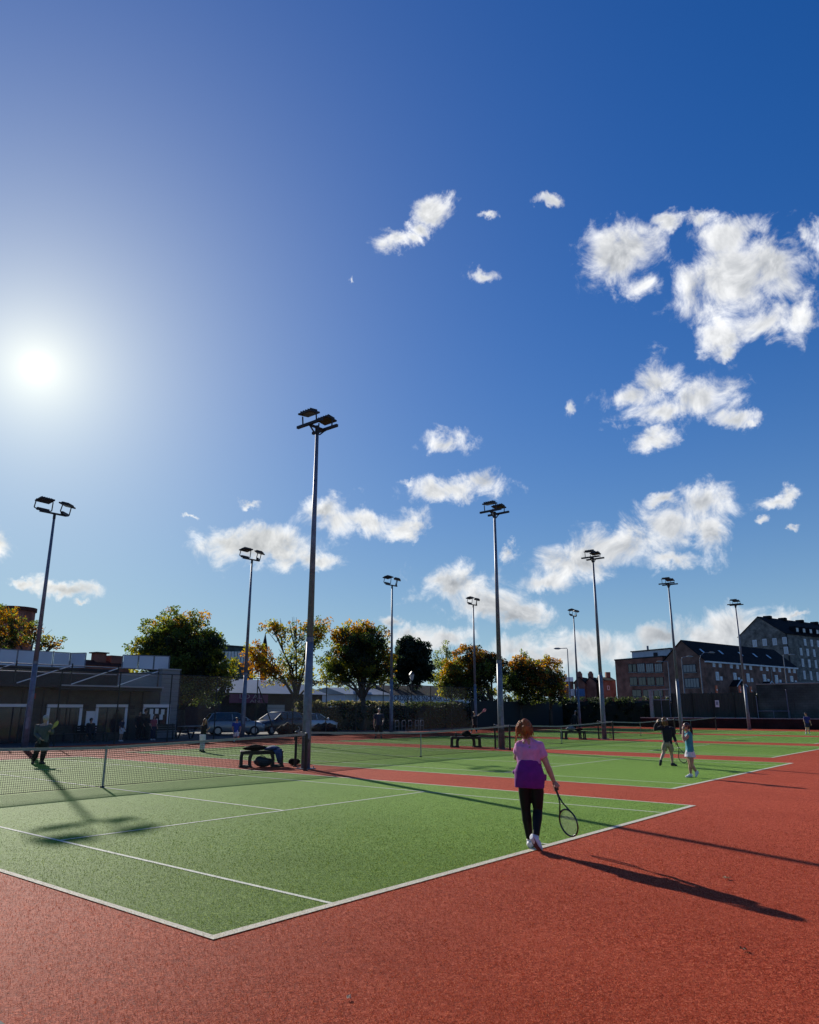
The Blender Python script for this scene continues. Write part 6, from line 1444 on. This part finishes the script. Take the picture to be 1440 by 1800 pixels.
# --- far man in blue at the right edge
gk = G(1420, 1290.5); Dk = DD(gk)
J = JP(Dk, head=(1416.2, 1255), neck=(1417, 1259), chest=(1417.8, 1262.5), waist=(1418.5, 1268), pelvis=(1418.8, 1271.5), shL=(1414.3, 1260.5), shR=(1421.8, 1261), elL=(1413, 1266.5), wrL=(1414.5, 1271), elR=(1423.5, 1267), wrR=(1425.5, 1271.5),
       hpL=(1417.2, 1272.5), hpR=(1420.3, 1272.5), knL=(1417.8, 1281), knR=(1421.5, 1281), anL=(1416.8, 1288), anR=(1423, 1288.3), toeL=(1417.2, 1290.5, -.05), toeR=(1425, 1290.5, -.03))
person('far player in a royal blue shirt by the low wall at the right edge', J, 1.68, turn(120), dict(top=M['blue_bright'], hem=1.0, sleeve=.4, legs=M['navy_cloth'], leglen=.36, legname='shorts', shoe=M['shoe_white'], skin=(.45, .28, .2), hair=hair_short(M['hair_dark'])), voxel=.016)
# --- people by the clubhouse
def stand(x, y, H, facing, seated=0.0):
    f = Vector((math.cos(facing), math.sin(facing), 0)); l = Vector((-f.y, f.x, 0)); B = Vector((x, y, 0)); u = Vector((0, 0, 1)); dz = -seated
    q = lambda a, b, z, drop=1: B+l*(a*H)+f*(b*H)+u*(z*H+dz*drop)
    J = dict(head=q(0, .01, .935), neck=q(0, 0, .845), chest=q(0, 0, .74), waist=q(0, 0, .63), pelvis=q(0, 0, .53), shL=q(-.105, 0, .815), shR=q(.105, 0, .815), elL=q(-.135, -.01, .64), wrL=q(-.125, .07, .50), elR=q(.135, -.01, .64), wrR=q(.12, .09, .51), hpL=q(-.05, 0, .51), hpR=q(.05, 0, .51))
    if seated: J.update(knL=q(-.07, .24, .50), knR=q(.07, .24, .50), anL=q(-.07, .25, .05, 0), anR=q(.07, .25, .05, 0), toeL=q(-.08, .35, .012, 0), toeR=q(.08, .35, .012, 0))
    else: J.update(knL=q(-.055, .02, .285), knR=q(.055, .015, .285), anL=q(-.06, 0, .05), anR=q(.06, -.01, .05), toeL=q(-.07, .10, .012), toeR=q(.075, .09, .012))
    return J, f
for (px_, yy, H, fc, seat, lk, lab) in (
    (158, 35.95, 1.72, -1.7, .42, dict(top=M['dk_jacket'], hem=.9, sleeve=.95, legs=M['black_cotton'], shoe=M['shoe_dark'], hair=hair_short(M['hair_dark'])), 'man in dark clothes seated on a bench outside the clubhouse'),
    (213, 35.6, 1.30, -1.2, 0, dict(top=M['navy_cloth'], hem=.9, sleeve=.5, legs=M['white_cloth'], leglen=.45, shoe=M['shoe_white'], hair=hair_short(M['hair_dark'])), 'child with pale shorts outside the middle clubhouse door'),
    (243, 36.6, 1.66, -1.9, 0, dict(top=M['dk_jacket'], hem=1.1, sleeve=.95, legs=M['black_cotton'], shoe=M['shoe_dark'], hair=hair_long(M['hair_dark'], .14)), 'person in black left of the notice window, shorter of two standing together'),
    (253, 36.3, 1.80, -1.3, 0, dict(top=M['black_cotton'], hem=1.1, sleeve=.95, legs=M['black_cotton'], shoe=M['shoe_dark'], hair=hair_short(M['hair_dark'])), 'taller person in black standing at the notice window'),
    (269, 35.6, 1.42, -1.6, 0, dict(top=M['rose'], hem=.8, sleeve=.4, legs=M['navy_cloth'], shoe=M['shoe_white'], hair=hair_long(M['hair_dark'], .12)), 'child in a rose top in front of the notice window')):
    p = PY(px_, 1290, yy); J, f = stand(p.x, yy, H, fc, seat)
    person(lab, J, H, f, lk, voxel=.018, group='people by the clubhouse', base=Vector((p.x, yy, 0)))
